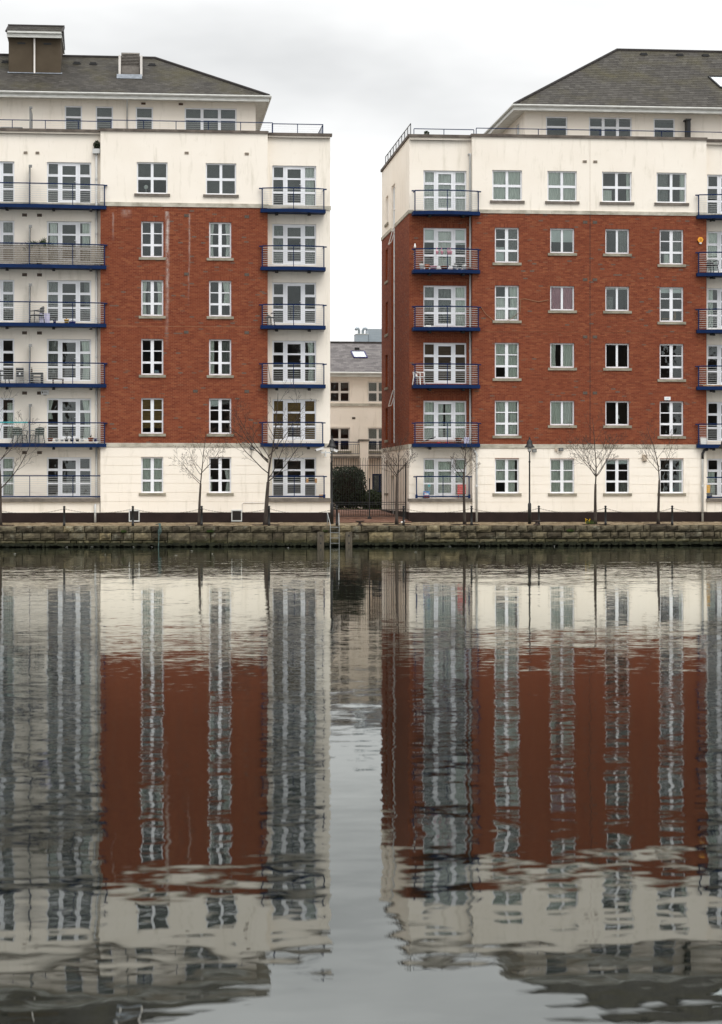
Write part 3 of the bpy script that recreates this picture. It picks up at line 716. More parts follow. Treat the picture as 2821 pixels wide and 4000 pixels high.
boxes(L, 'plinth', 'plinth', (-1.65, 6.67, Yb-0.03, Yb+0.3, 0.95, 1.585), (-9.2, -1.65, Yr-0.42, Yr+0.1, 0.95, 1.583), (6.67, 9.83, Yr-0.42, Yr+0.1, 0.95, 1.583))
for u0, u1, y in ((-9.2, -1.62, Yr), (-1.66, 6.68, Yb), (6.68, 9.84, Yr)):
    run_stones(L, front(y), 'ledge_stone', u0, u1, -0.05, 0.01, UO, UT, 1.02, 'stone'); run_stones(L, front(y), 'ledge_stone', u0, u1, -0.045, 0.01, LO, LT, 1.02, 'stone')
    run_stones(L, front(y), 'coping_stone', u0-0.02, u1+(0.06 if u1 > 9 else 0.0), -0.075, 0.30, 20.42, 20.55, 1.2, 'coping')
for u0, u1 in ((-9.2, -1.66), (6.68, 9.83)):     # low wall and slab in front of the ground floor terraces
    m = MB(); m.box(u0, u1, Yr-0.40, Yr-0.004, 1.583, 2.11); obj('terrace_wall', m, 'cream', L)
    run_stones(L, front(Yr), 'terrace_slab', u0, u1+0.02, -0.52, -0.002, 2.115, 2.30, 2.6, 'sill_dark')
S, Wt, Dk = 'curtain_sheer', 'curtain_white', 'curtain_dark'
F1 = {0: [('c', 0, 1, 0, 1, S)], 1: [('b', 0, 1, 0.16, 1, 'blind_brown')], 2: None, 3: [('c', 0, .26, 0, 1, S, -.3), ('c', .72, 1, 0, 1, S, .2), ('c', .30, .42, 0, 1, Dk)], 4: None}
F2 = {0: [('c', .70, 1, 0, .65, Wt, .4), ('c', 0, .12, 0, .45, S)], 1: [('b', 0, .48, .80, 1, 'blind_white'), ('b', .5, 1, .86, 1, 'blind_grey')], 2: [('c', 0, .22, 0, 1, S), ('c', .55, .95, 0, .95, Dk)], 3: [('c', .62, .95, .3, 1, S, .3)], 4: [('c', .03, .22, 0, 1, Wt, -.4), ('c', .74, .97, 0, 1, Wt, .3)]}
for i, (a, b) in enumerate(RW):
    window(L, front(Yb), 0.38, 1.47, a, b, 'six', F1[i]); window(L, front(Yb), 3.73, 4.83, a, b, 'six', F2[i])
window(L, front(Yb), 0.16, 1.68, 17.36, 18.92, 'four', [('b', 0, 1, .42, 1, 'blind_grey')], 'sill_dark'); window(L, front(Yb), 3.56, 5.08, 17.36, 18.92, 'four', [('b', 0, 1, .05, 1, 'blind_grey')], 'sill_dark')
FA = {0: None, 1: [('c', .80, .97, 0, 1, S, .4), ('c', .02, .14, .5, 1, S, -.5)], 2: [('c', .02, .24, 0, 1, Dk), ('c', .78, .97, 0, 1, S, .3)], 3: [('c', .02, .25, .3, 1, Dk), ('c', .85, .98, .2, 1, Dk)], 4: [('c', .05, .22, 0, 1, Wt), ('c', .80, .97, 0, 1, S)], 5: [('b', 0, .25, .02, 1, 'blind_grey'), ('b', .3, .7, .02, 1, 'blind_grey'), ('b', .75, 1, .30, 1, 'blind_grey')]}
FF = {0: [('c', .76, 1, .05, 1, S)], 1: [('c', .85, 1, 0, .9, S)], 2: None, 3: [('c', .76, .98, 0, 1, Dk)], 4: [('c', .76, .98, 0, 1, Dk)], 5: [('b', 0, 1, .02, 1, 'blind_grey')]}
FC = {0: None, 1: [('b', 0, .26, .0, 1, 'blind_brown'), ('b', .28, .72, .32, 1, 'blind_brown'), ('b', .74, 1, .0, 1, 'blind_brown')], 2: [('c', .82, .96, 0, 1, S, .2)], 3: None, 4: [('c', .02, .26, 0, 1, Dk), ('c', .74, .98, 0, 1, Dk), ('b', .28, .72, .62, 1, 'blind_grey')], 5: [('c', .74, .97, 0, 1, Wt), ('b', 0, .7, .35, 1, 'blind_grey')]}
for i, (a, b) in enumerate(FL):
    french(L, front(Yr), -4.26, -2.08, a, b, FA[i]); french(L, front(Yr), -8.02, -5.85, a, b, FF[i]); french(L, front(Yr), 6.90, 9.10, a, b, FC[i], 'plain' if i == 3 else 'bars')
for i, zt in enumerate((5.02, 7.96, 10.93, 13.80, 16.75)):
    balcony(L, front(Yr), -8.9, -1.33, zt-0.03, 1.02, 0.60, 0.95, 'long', mids=(0.505, 0.79), brackets=(0.36, 0.66, 0.9), open_left=True)
    m = MB(front(Yr)); m.box(-5.10, -5.05, -0.80, -0.004, zt+0.05, zt+1.85); m.box(-5.11, -4.95, -0.82, -0.72, zt+1.77, zt+1.90); obj('divider_screen', m, 'screen_grey', L)
    balcony(L, front(Yr), 6.27, 9.52 if i else 9.46, (5.03, 7.95, 10.88, 13.79, 16.66)[i], 1.03)
    for u in (-5.35, -4.62): vent(L, front(Yr), u, zt-0.47, 'vent_brown')
balcony(L, front(Yr), -8.9, -1.33, 2.40, 1.0, 0.45, 0.50, 'long', slab=False, mids=(0.505, 0.79), open_left=True)
balcony(L, front(Yr), 6.38, 9.55, 2.41, 0.98, 0.45, 0.50, slab=False)
for u in (-5.30, -4.72): vent(L, front(Yr), u, 19.35, 'vent_pale', 0.2, 0.12)
for u, z in ((2.62, 19.40), (5.60, 19.40)): vent(L, front(Yb), u, z, 'vent_pale', 0.21, 0.13)
for u, z in ((2.61, 16.30), (5.60, 16.28), (2.61, 13.40), (5.60, 13.40), (2.60, 10.52), (5.60, 10.52), (3.05, 7.60), (5.60, 7.60)): vent(L, front(Yb), u, z, 'vent_brown')
m = MB(front(Yr)); m.prism([(-2.02, -0.005), (-1.64, -0.005), (-1.66, -0.26), (-2.00, -0.26)], 19.35, 19.58); obj('hopper', m, 'pipe_grey', L)
downpipe(L, front(Yr), [(-1.82, -0.09, 19.4), (-1.82, -0.09, 2.1), (-1.88, -0.50, 1.95), (-1.88, -0.50, 1.1)], joints=[(-1.82, -0.09, z) for z in (18.1, 15.4, 11.2, 9.3, 6.95)])
for u0, u1 in ((-0.23, 0.30), (4.83, 5.36)):
    m = MB(front(Yb)); 
    for q in ((u0, u0+0.05, 1.14, 1.72), (u1-0.05, u1, 1.14, 1.72), (u0+0.05, u1-0.05, 1.66, 1.72), (u0+0.05, u1-0.05, 1.14, 1.20)): m.box(q[0], q[1], -0.075, -0.01, q[2], q[3])
    g = obj('basement_grille', m, 'pipe_grey', L)
    m = MB(front(Yb)); m.box(u0+0.05, u1-0.05, -0.034, -0.022, 1.2, 1.66); obj('grille_back', m, 'black_metal', g)
    for k in range(7):
        m = MB(front(Yb)); u = u0+0.09+k*(u1-u0-0.18)/6; m.box(u-0.006, u+0.006, -0.06, -0.046, 1.2, 1.66); obj('grille_bar', m, 'rust_metal', g)
# white conduit near the second grille
m = MB(front(Yb)); m.tube([(5.38, -0.035, 1.62), (5.38, -0.035, 2.0), (5.45, -0.035, 2.07), (6.62, -0.035, 2.07)], 0.018, 6); obj('conduit', m, 'pvc_old', L)
# interior floors and room walls
def interior(root, x0, x1, zs, y0=Yr+0.28, y1=113.6):
    for z in zs:
        m = MB(); m.box(x0, x1, y0, y1, z-0.12, z); obj('floor_slab', m, 'room_floor', root)
    m = MB(); m.face([(x0, y1, 1.1), (x1, y1, 1.1), (x1, y1, 20.2), (x0, y1, 20.2)])
    x = x0+0.01
    obj('room_wall', m, 'room_wall', root)
def partition(root, xs, y0=Yr+0.24, y1=113.59):
    for x in xs:
        m = MB(); m.box(x-0.06, x+0.06, y0, y1, 1.2, 20.1); obj('room_partition', m, 'room_wall', root)
interior(L, -9.1, 9.75, (2.2, 5.0, 7.85, 10.78, 13.7, 16.62, 20.25)); partition(L, (-5.05, -1.5, 2.6, 6.4))
# roof terrace and penthouse
Yp = 112.5; Ye = Yp-0.75
m = MB(); m.face([(-9.2, Yb+0.3, 20.30), (9.8, Yb+0.3, 20.30), (9.8, 122, 20.30), (-9.2, 122, 20.30)]); obj('terrace_deck', m, 'sill_dark', L)
opP = [(-3.47, -2.59, 20.5, 22.18), (-1.91, -1.03, 20.5, 22.18), (0.11, 0.99, 20.5, 22.18), (2.59, 5.24, 20.5, 22.19)]
pm = MB(front(Yp)); wall(pm, -9.2, 6.21, 20.3, 22.62, opP); pm.M = side(6.21); wall(pm, Yp, 122.5, 20.3, 22.62); obj('penthouse_wall', pm, 'cream', L)
for a, b, c, d in opP: window(L, front(Yp), a, b, c, d, 'three' if b-a > 2 else 'one', [('b', 0, 1, .1, 1, 'blind_grey')], None, 0.07)
m = MB(); m.box(-9.1, 6.1, Yp+0.9, Yp+1.0, 20.35, 22.5); obj('room_wall', m, 'room_wall', L)
def roof(root, xe, xr, xo, ze, zr, hip, dy, e, wd, single, ye=Ye):
    """xe eave corner at hip, xr ridge end, xo far end (outside frame); hip=+1 right end, -1 left end"""
    yr_ = ye+dy; ln = math.hypot(dy, zr-ze); sy, sz = dy/ln, (zr-ze)/ln
    m = MB(); lo, hi = (xo, xe) if hip > 0 else (xe, xo); rl, rh = (xo, xr) if hip > 0 else (xr, xo)
    m.face([(lo, ye, ze), (hi, ye, ze), (rh, yr_, zr), (rl, yr_, zr)]); m.face([(lo, ye+2*dy, ze), (hi, ye+2*dy, ze), (rh, yr_, zr), (rl, yr_, zr)])
    m.face([(xe, ye, ze), (xe, ye+2*dy, ze), (xr, yr_, zr)])
    rf = obj('roof', m, 'slate_under', root)
    def xlim(s):
        x = xe+(xr-xe)*s/ln
        return (xo, x-0.03) if hip > 0 else (x+0.03, xo)
    sm = slates((ye, ze), sy, sz, ln, xlim, e, wd, single, rf)
    obj('slates', sm, 'slate', rf, rnd=True, kind='stuff')
    m = MB(); m.tube([(xr, yr_, zr+0.03), (xo, yr_, zr+0.03)], 0.085, 6); obj('ridge_cap', m, 'ridge_dark', rf)
    m = MB(); n = 14; m.tube([(xe+(xr-xe)*i/n, ye+(yr_-ye)*i/n, ze+(zr-ze)*i/n+0.045) for i in range(n+1)], 0.075, 6); obj('hip_cap', m, 'ridge_dark', rf)
    g = MB(); x0, x1 = min(xe, xo), max(xe, xo)
    prof = [(-0.13, 0.0), (-0.14, -0.05), (-0.10, -0.105), (-0.03, -0.12), (0.0, -0.12), (0.0, 0.0)]
    i0 = len(g.v)
    for x in (x0-0.1, x1+0.1):
        for py, pz in prof: g.pt((x, ye+py, ze+0.03+pz))
    n = len(prof)
    for k in range(n): g.f.append([i0+k, i0+(k+1) % n, i0+n+(k+1) % n, i0+n+k]); g.a.append(0.5)
    g.f += [list(range(i0, i0+n)), list(range(i0+n, i0+2*n))]; g.a += [0.5]*2
    obj('gutter', g, 'gutter_white', root)
    f = MB(); f.box(x0+0.002, x1-0.002, ye+0.006, ye+0.03, ze-0.26, ze-0.02); xs = xe
    f.box(min(xs, xs-hip*0.03), max(xs, xs-hip*0.03), ye+0.032, ye+2*dy, ze-0.26, ze-0.02)
    obj('fascia', f, 'gutter_white', root)
    s = MB(); s.face([(x0, ye+0.02, ze-0.20), (x1, ye+0.02, ze-0.20), (x1, ye+2*dy, ze-0.20), (x0, ye+2*dy, ze-0.20)]); obj('soffit', s, 'gutter_white', root)
    sg = MB(); sg.tube([(xe+hip*0.07, ye-0.07, ze-0.03), (xe+hip*0.07, ye+2*dy, ze-0.03)], 0.06, 8); obj('side_gutter', sg, 'gutter_white', root)
    return rf, sy, sz
rfL, sy, sz = roof(L, 6.86, 1.12, -9.9, 22.70, 25.62, 1, 5.74, 0.20, 0.25, 0)
def roof_vent(rf, x, s, ye, ze, sy, sz):
    y, z = ye+sy*s, ze+sz*s; m = MB(); m.box(x-0.16, x+0.16, y-0.10, y+0.16, z-0.02, z+0.11); m.box(x-0.22, x+0.22, y-0.05, y+0.2, z-0.03, z+0.05); obj('roof_vent', m, 'black_metal', rf)
for x in (-6.65, -2.95, -2.1, 0.98): roof_vent(rfL, x, 5.1, Ye, 22.70, sy, sz)
# lift tower on the left roof
m = MB(); m.box(-6.40, -3.74, 114.75, 118.6, 23.6, 26.06); lt = obj('lift_tower', m, 'lift_render', L)
m = MB(); m.prism([(-6.48, 114.45), (-3.66, 114.45), (-3.66, 119.0), (-6.48, 119.0)], 26.06, 26.12); obj('tower_soffit', m, 'gutter_white', lt)
m = MB(); m.box(-6.46, -3.68, 114.42, 114.47, 25.99, 26.19); m.box(-6.49, -3.65, 114.32, 114.41, 26.20, 26.29); obj('tower_gutter', m, 'gutter_white', lt)
m = MB(); m.face([(-6.50, 114.33, 26.27), (-3.64, 114.33, 26.27), (-3.64, 116.6, 27.0), (-6.50, 116.6, 27.0)]); m.face([(-6.50, 119.0, 26.27), (-3.64, 119.0, 26.27), (-3.64, 116.6, 27.0), (-6.50, 116.6, 27.0)])
m.face([(-3.65, 114.33, 26.2), (-3.65, 119.0, 26.2), (-3.65, 116.6, 27.0)]); m.face([(-6.49, 114.33, 26.2), (-6.49, 119.0, 26.2), (-6.49, 116.6, 27.0)]); obj('tower_roof', m, 'slate_under', lt)
sl = math.hypot(2.27, 0.73); sm = slates((114.33, 26.275), 2.27/sl, 0.73/sl, sl, lambda s: (-6.50, -3.64), 0.2, 0.25); obj('tower_slates', sm, 'slate', lt, rnd=True, kind='stuff')
m = MB(); m.tube([(-6.54, 116.6, 27.02), (-3.60, 116.6, 27.02)], 0.085, 6); obj('tower_ridge', m, 'ridge_dark', lt)
for x in (-3.64, -6.50): m = MB(); m.tube([(x, 114.3, 26.26), (x, 116.6, 26.99)], 0.06, 6); obj('verge', m, 'ridge_dark', lt)
m = MB(); m.prism([(-5.18, 114.66), (-4.98, 114.66), (-5.0, 114.5), (-5.16, 114.5)], 26.02, 26.2); m.tube([(-5.08, 114.62, 26.05), (-5.08, 114.66, 25.9), (-5.08, 114.66, 24.05), (-5.06, 114.55, 24.0)], 0.05, 8); obj('tower_downpipe', m, 'pvc_old', lt, True)
for x in (-5.75, -4.42): m = MB(); m.box(x-0.2, x+0.2, 114.735, 114.76, 25.70, 25.79); obj('tower_vent', m, 'black_metal', lt)
m = MB(); m.face([(-6.45, 114.70, 24.12), (-3.66, 114.70, 24.12), (-3.66, 114.76, 24.28), (-6.45, 114.76, 24.28)]); m.face([(-6.45, 114.52, 24.16), (-3.66, 114.52, 24.16), (-3.66, 114.70, 24.225), (-6.45, 114.70, 24.225)]); obj('tower_flashing', m, 'lead', lt)
# louvred smoke vent
m = MB(); m.box(-0.63, 0.32, 115.0, 116.3, 24.1, 25.42); sv = obj('smoke_vent', m, 'vent_grey', L)
for x in (-0.71, 0.40): m = MB(); m.box(x-0.06, x+0.06, 114.55, 115.7, 24.0, 25.2); obj('cheek', m, 'pvc_old', sv)
for k in range(9):
    m = MB(); z = 24.74+k*0.076; m.face([(-0.62, 114.93, z), (0.31, 114.93, z), (0.31, 114.99, z+0.055), (-0.62, 114.99, z+0.055)]); obj('louvre', m, 'louvre', sv)
m = MB(); m.box(-0.62, 0.31, 114.85, 114.99, 24.2, 24.70); obj('vent_base', m, 'louvre', sv)
m = MB(); m.face([(-0.86, 114.02, 23.90), (0.44, 114.02, 23.90), (0.44, 114.34, 24.18), (-0.86, 114.34, 24.18)]); obj('vent_flashing', m, 'lead', sv)
for u in (0.5, 2.4): 
    m = MB(front(Yp)); m.box(u-0.11, u+0.11, -0.05, 0.0, 22.30, 22.40); obj('air_vent', m, 'vent_brown', L)
downpipe(L, front(Yp), [(-0.32, -0.70, 22.6), (-0.32, -0.68, 22.45), (-0.32, -0.07, 22.2), (-0.32, -0.07, 20.4)], r=0.04)
def rail_run(root, M, u0, u1, zc, ztop, step, wires=5, name='roof_railing', mat='blue', inset=0.18, side_end=None):
    m = MB(M); m.tube([(u0, inset, ztop), (u1, inset, ztop)], 0.022, 8); r = obj(name, m, mat, root)
    n = max(1, round((u1-u0)/step))
    for i in range(n+1):
        u = u0+(u1-u0)*i/n; p = MB(M); p.box(u-0.018, u+0.018, inset-0.018, inset+0.018, zc, ztop-0.01); obj('post', p, mat, r)
    for i in range(wires):
        w = MB(M); z = zc+0.06+(ztop-zc-0.10)*i/max(1, wires-1); w.tube([(u0, inset, z), (u1, inset, z)], 0.005, 4); obj('wire', w, 'wire', r)
    return r
rail_run(L, front(Yr), -9.2, -1.1, 20.5, 21.0, 1.5); rail_run(L, front(Yb), -1.1, 6.9, 20.5, 21.0, 1.5); r = rail_run(L, front(Yr), 6.9, 9.45, 20.5, 21.03, 1.35)
m = MB(); m.tube([(9.45, Yr+0.18, 21.03), (9.45, Yr+6, 21.03)], 0.022, 8)
for k in range(9): m.tube([(9.45, Yr+0.5+k*0.6, 20.4), (9.45, Yr+0.5+k*0.6, 21.03)], 0.016, 6)
obj('side_rail', m, 'blue', r)
m = MB(front(Yr)); m.box(-5.12, -5.05, 0.1, 2.2, 20.4, 21.62); m.box(-5.12, -4.98, 0.08, 0.2, 21.55, 21.66); obj('divider_screen', m, 'screen_grey', L)

# ------------------------------------------------------------------ right block
Rt = thing('apartment_building', 'red brick apartment block right of the gate with tall stair window in its end wall', 'building', (23.0, Yb, 1.1))
RO, RTt, QO, QT, RTOP = 4.80, 5.01, 16.61, 16.79, 20.45
FR = [(2.38, 4.30), (5.2, 7.2), (8.06, 10.12), (10.92, 13.0), (13.82, 15.9), (16.76, 18.79)]
TALL = [(2.54, 4.28), (5.44, 7.2), (8.32, 10.11), (11.23, 12.99), (14.14, 15.90)]
SHORT = [(2.54, 4.27), (5.97, 7.2), (8.87, 10.11), (11.76, 12.99), (14.65, 15.90)]
cols = {'A': (18.07, 19.30), 'B': (20.89, 22.13), 'C': (23.72, 24.95), 'D': (26.52, 27.75)}
tops = {'A': (17.94, 19.46), 'B': (20.75, 22.26), 'C': (23.55, 25.08), 'D': (26.36, 27.91)}
opR = []
for c, (a, b) in cols.items():
    opR += [(a, b, z0, z1) for z0, z1 in (SHORT if c in 'BC' else TALL)]; opR.append((tops[c][0], tops[c][1], 17.26, 18.79))
opE = [(14.51, 16.70, a, b) for a, b in FR]; opG = [(29.10, 31.30, a, b) for a, b in FR]
sideW = [(119.1, 120.3, a, b) for a, b in TALL] + [(119.1, 120.3, 17.28, 18.80)]
strip = (116.0, 117.55, 5.2, 19.0); sdoor = (116.2, 117.7, 1.40, 3.48)
opS = sideW+[strip, sdoor]
cr = MB(); wallm = MB(); rev = []; bk = MB()
cr.M = front(Yr); wall(cr, 13.80, 16.93, QO, RTOP, opE); wall(cr, 13.80, 16.93, 1.58, RTt, opE); wall(cr, 28.94, 33.5, 1.58, RTOP, opG)
cr.M = front(Yb); wall(cr, 16.93, 28.94, QO, RTOP, opR); wall(cr, 16.93, 28.94, 1.58, RTt, opR)
for x in (16.93, 28.94):
    cr.M = side(x); wall(cr, Yb, Yr, QO, RTOP); wall(cr, Yb, Yr, 1.0, RTt)
cr.M = side(13.80); wall(cr, Yr, 122.2, QO, RTOP, opS); wall(cr, Yr, 122.2, 1.4, RTt, opS)
cr.M = side(33.5); wall(cr, Yr, 122.2, 1.0, RTOP); cr.M = front(122.2); wall(cr, 13.80, 33.5, 1.0, RTOP)
obj('rendered_wall', cr, 'cream', Rt)
for M, u0, u1, ops, slot in ((front(Yr), 13.80, 16.93, opE, None), (front(Yb), 16.93, 28.94, opR, (16.9, 29, 10.655, 10.668)), (side(13.80), Yr, 122.2, opS, None), (side(16.93), Yb, Yr, (), None)):
    wallm.M = bk.M = M
    wall(wallm, u0, u1, RTt, QO, ops, 0.0, rev); bricks(bk, u0, u1, RTt, QO, [o for o in ops], slot=slot)
wallm.M = side(28.94); wall(wallm, Yb, Yr, RTt, QO)
bw_r = obj('brick_wall', wallm, 'mortar', Rt); obj('bricks', bk, 'brick', bw_r, rnd=True, kind='stuff'); [obj('reveal', q, 'brick_reveal', bw_r) for q in rev if q.f]
ZR = [1.60, 2.09, 2.53, 2.97, 3.41, 3.85, 4.30, 4.80]
bands(Rt, front(Yr), 13.80, 16.93, ZR, opE); bands(Rt, front(Yb), 16.93, 28.94, ZR, opR); bands(Rt, front(Yr), 28.94, 33.5, ZR, opG); bands(Rt, side(13.80), Yr, 122.2, ZR, opS)
boxes(Rt, 'plinth', 'plinth', (16.90, 28.97, Yb-0.03, Yb+0.3, 0.95, 1.585), (13.75, 16.90, Yr-0.42, Yr+0.1, 0.95, 1.583), (28.97, 33.5, Yr-0.42, Yr+0.1, 0.95, 1.583), (13.76, 13.9, Yr+0.1, 116.2, 0.95, 1.60), (13.76, 13.9, 117.7, 122.25, 0.95, 1.60))
for u0, u1, M, cu in ((13.76, 16.93, front(Yr), ()), (16.89, 28.98, front(Yb), ()), (28.98, 33.5, front(Yr), ()), (Yr-0.04, 122.24, side(13.80), (strip,))):
    run_stones(Rt, M, 'ledge_stone', u0, u1, -0.05, 0.01, QO, QT, 1.0, 'stone', cu); run_stones(Rt, M, 'ledge_stone', u0, u1, -0.045, 0.01, RO, RTt, 1.0, 'stone')
    run_stones(Rt, M, 'coping_stone', u0-0.03, u1, -0.075, 0.30, RTOP, 20.59, 1.2, 'coping')
for u0, u1 in ((13.76, 16.90), (28.98, 33.5)):
    m = MB(); m.box(u0, u1, Yr-0.40, Yr-0.004, 1.583, 2.11); obj('terrace_wall', m, 'cream', Rt)
    run_stones(Rt, front(Yr), 'terrace_slab', u0-0.06, u1+0.02, -0.52, -0.002, 2.115, 2.27, 3.4, 'sill_dark')
for x, mt in ((22.93, 'black_metal'),):
    m = MB(front(Yb)); m.box(x-0.012, x+0.012, -0.017, -0.004, RTt, QO); obj('movement_joint', m, mt, Rt)
m = MB(front(Yb)); m.box(22.924, 22.938, -0.004, 0.004, QT, RTOP); obj('movement_joint', m, 'vent_pale', Rt)
FRW = {
 'A': [[('c', .04, .46, .30, 1, S), ('c', .52, .88, 0, 1, S)], [('c', .05, .45, 0, 1, S), ('c', .55, .95, 0, 1, S, .2)], [('c', 0, .45, .3, 1, S), ('c', .55, 1, 0, 1, S)], [('c', 0, .48, 0, .68, Wt, -.1), ('c', .62, 1, 0, 1, S, .1)], [('b', 0, .4, 0, .45, 'blind_white'), ('c', .5, 1, 0, 1, Dk)]],
 'B': [[('c', 0, 1, 0, 1, S)], [('c', 0, .47, 0, 1, S), ('c', .5, 1, 0, 1, Wt)], [('c', .02, .25, 0, 1, S, -.1), ('c', .5, 1, 0, 1, S)], [('c', 0, 1, 0, 1, 'curtain_pink')], [('b', 0, 1, .47, 1, 'blind_white')]],
 'C': [[('b', 0, 1, .88, 1, 'blind_white'), ('c', .5, 1, 0, .33, Dk)], None, None, [('c', 0, .35, 0, .6, Dk), ('b', 0, 1, .93, 1, 'blind_white')], [('c', .55, 1, 0, 1, Dk)]],
 'D': [[('c', .88, 1, 0, 1, S)], None, None, [('b', 0, 1, .86, 1, 'blind_white')], [('c', .58, .95, 0, 1, Dk), ('c', .2, .5, 0, .3, S)]]}
for c, (a, b) in cols.items():
    for i, (z0, z1) in enumerate(SHORT if c in 'BC' else TALL):
        window(Rt, front(Yb), a, b, z0, z1, 'two' if (c in 'BC' and i) else 'six', FRW[c][i])
for c, fl in (('A', [('c', 0, 1, 0, 1, S)]), ('B', [('c', 0, 1, 0, 1, S)]), ('C', [('c', .86, 1, 0, 1, S), ('c', 0, .35, 0, .4, S)]), ('D', [('c', 0, .4, 0, 1, Dk), ('c', .82, 1, 0, 1, S)])):
    window(Rt, front(Yb), tops[c][0], tops[c][1], 17.26, 18.79, 'four', fl, 'sill_dark')
FE = [[('c', 0, 1, 0, 1, S)], [('c', 0, .24, 0, 1, S), ('c', .28, .47, 0, 1, Wt), ('c', .52, .74, 0, 1, S), ('c', .76, 1, 0, 1, S)], [('b', 0, .26, 0, 1, 'blind_umber'), ('b', .28, .72, 0, 1, 'blind_umber'), ('b', .74, 1, .12, 1, 'blind_umber')], [('c', 0, .24, .4, 1, Dk), ('c', .3, .7, 0, 1, Dk), ('c', .74, 1, 0, 1, S)], [('b', 0, .25, .66, 1, 'blind_white'), ('c', .28, .72, .35, 1, Wt), ('b', .75, 1, .62, 1, 'blind_white'), ('c', .3, .7, 0, .35, S)], [('c', 0, 1, 0, 1, Wt)]]
FG = [[('c', 0, .2, 0, .7, S)], None, None, [('c', 0, .15, 0, 1, S)], [('c', 0, .25, 0, 1, S)], None]
for i, (a, b) in enumerate(FR):
    french(Rt, front(Yr), 14.51, 16.70, a, b, FE[i]); french(Rt, front(Yr), 29.10, 31.30, a, b, FG[i])
for i, zt in enumerate((5.03, 7.97, 10.85, 13.73, 16.65)):
    balcony(Rt, front(Yr), 13.91, 17.29, zt); balcony(Rt, front(Yr), 28.40, 31.9, zt-0.02)
balcony(Rt, front(Yr), 14.02, 16.86, 2.40, 0.98, 0.45, 0.50, slab=False); balcony(Rt, front(Yr), 28.76, 31.6, 2.36, 0.98, 0.45, 0.5, slab=False)
for a, b, z0, z1 in sideW: window(Rt, side(13.80), a, b, z0, z1, 'six', None, 'sill_stone', 0.12)
sw = window(Rt, side(13.80), strip[0], strip[1], strip[2], strip[3], 'stair', None, None, 0.10, name='stair_window')
for zt_, zb_ in ((8.05, 7.2), (16.72, 15.88)):    # two top-hung lights standing open
    m = MB()
    for yy in (116.1, 117.45): m.tube([(13.86, yy, zt_), (13.62, yy, zb_)], 0.03, 4)
    for xx, zz in ((13.86, zt_), (13.62, zb_)): m.tube([(xx, 116.1, zz), (xx, 117.45, zz)], 0.03, 4)
    ol = obj('open_light', m, 'pvc_old', sw)
m = MB(side(13.80)); m.box(116.22, 117.68, 0.10, 0.16, 1.42, 3.46); m.box(116.35, 117.55, 0.08, 0.102, 1.55, 3.33); obj('side_door', m, 'pvc_old', Rt)
for u, z in ((22.66, 19.28), (23.20, 19.28)): vent(Rt, front(Yb), u, z, 'vent_pale', 0.22, 0.13)
for z in (16.22, 13.32, 10.43, 7.60):
    for u in (22.68, 23.18): vent(Rt, front(Yb), u, z, 'vent_brown')
downpipe(Rt, front(Yr), [(16.80, -0.02, 19.62), (16.88, -0.16, 19.62), (16.88, -0.10, 19.45), (16.88, -0.10, 4.75), (17.02, -0.55, 4.68), (17.13, -0.56, 4.5), (17.13, -0.56, 1.1)], joints=[(16.88, -0.10, z) for z in (14.9, 9.7)]+[(17.13, -0.56, 2.9)])
downpipe(Rt, front(Yr), [(29.02, -0.09, 16.4), (29.02, -0.09, 5.0)], r=0.04)
dp = downpipe(Rt, front(Yb), [(29.0, 0.35, 4.78), (28.95, -0.11, 4.76), (28.80, -0.11, 4.72), (28.71, -0.11, 4.55), (28.71, -0.11, 1.1)], joints=[(28.71, -0.11, 2.9)])
m = MB(front(Yb)); m.tube([(29.0, 0.35, 4.78), (28.95, -0.115, 4.76), (28.80, -0.115, 4.72), (28.71, -0.115, 4.55), (28.71, -0.115, 4.28)], 0.068, 10); obj('pipe_bend', m, 'black_metal', dp, True)
m = MB(front(Yb)); m.tube([(17.36, -0.03, 11.9), (17.6, -0.05, 11.55), (18.0, -0.05, 11.22), (18.4, -0.05, 11.12), (18.9, -0.05, 11.3), (19.35, -0.04, 11.68), (19.38, -0.04, 12.3), (19.6, -0.04, 12.32), (20.3, -0.04, 12.18), (20.8, -0.04, 12.28)], 0.012, 5); obj('loose_cable', m, 'cable', Rt)
interior(Rt, 13.9, 33.4, (2.2, 5.0, 7.85, 10.75, 13.65, 16.55, 20.25), y1=115.7); partition(Rt, (16.98, 20.1, 22.95, 25.75, 28.9))
boxes(Rt, 'room_wall', 'room_wall', (13.9, 22, 121.9, 122.1, 1.2, 20.2), (17, 17.1, 115.8, 121.9, 1.2, 20.2))
m = MB(); m.face([(13.8, Yb+0.3, 20.30), (33.5, Yb+0.3, 20.30), (33.5, 122.2, 20.30), (13.8, 122.2, 20.30)]); obj('terrace_deck', m, 'sill_dark', Rt)
opQ = [(21.26, 22.40, 20.5, 22.07), (23.53, 25.80, 20.5, 22.08), (26.95, 28.09, 20.5, 22.07)]
pm = MB(front(Yp)); wall(pm, 20.16, 33.5, 20.3, 22.45, opQ); sop = [(114.2, 115.2, 20.4, 22.0)]; pm.M = side(20.16); wall(pm, Yp, 124, 20.3, 22.45, sop); obj('penthouse_wall', pm, 'cream', Rt)
for a, b, c, d in opQ: window(Rt, front(Yp), a, b, c, d, 'three' if b-a > 2 else 'one', None, None, 0.07)
window(Rt, side(20.16), 114.2, 115.2, 20.4, 22.0, 'one', None, None, 0.07)
m = MB(); m.box(20.4, 33.4, Yp+2.5, Yp+2.6, 20.35, 22.4); obj('room_wall', m, 'room_wall', Rt)
rfR, sy, sz = roof(Rt, 19.45, 26.40, 34.5, 22.50, 26.82, -1, 6.95, 0.25, 0.27, 300)
for x in (27.75, 29.75, 31.2): roof_vent(rfR, x, 7.55, Ye, 22.50, sy, sz)
m = MB(); 
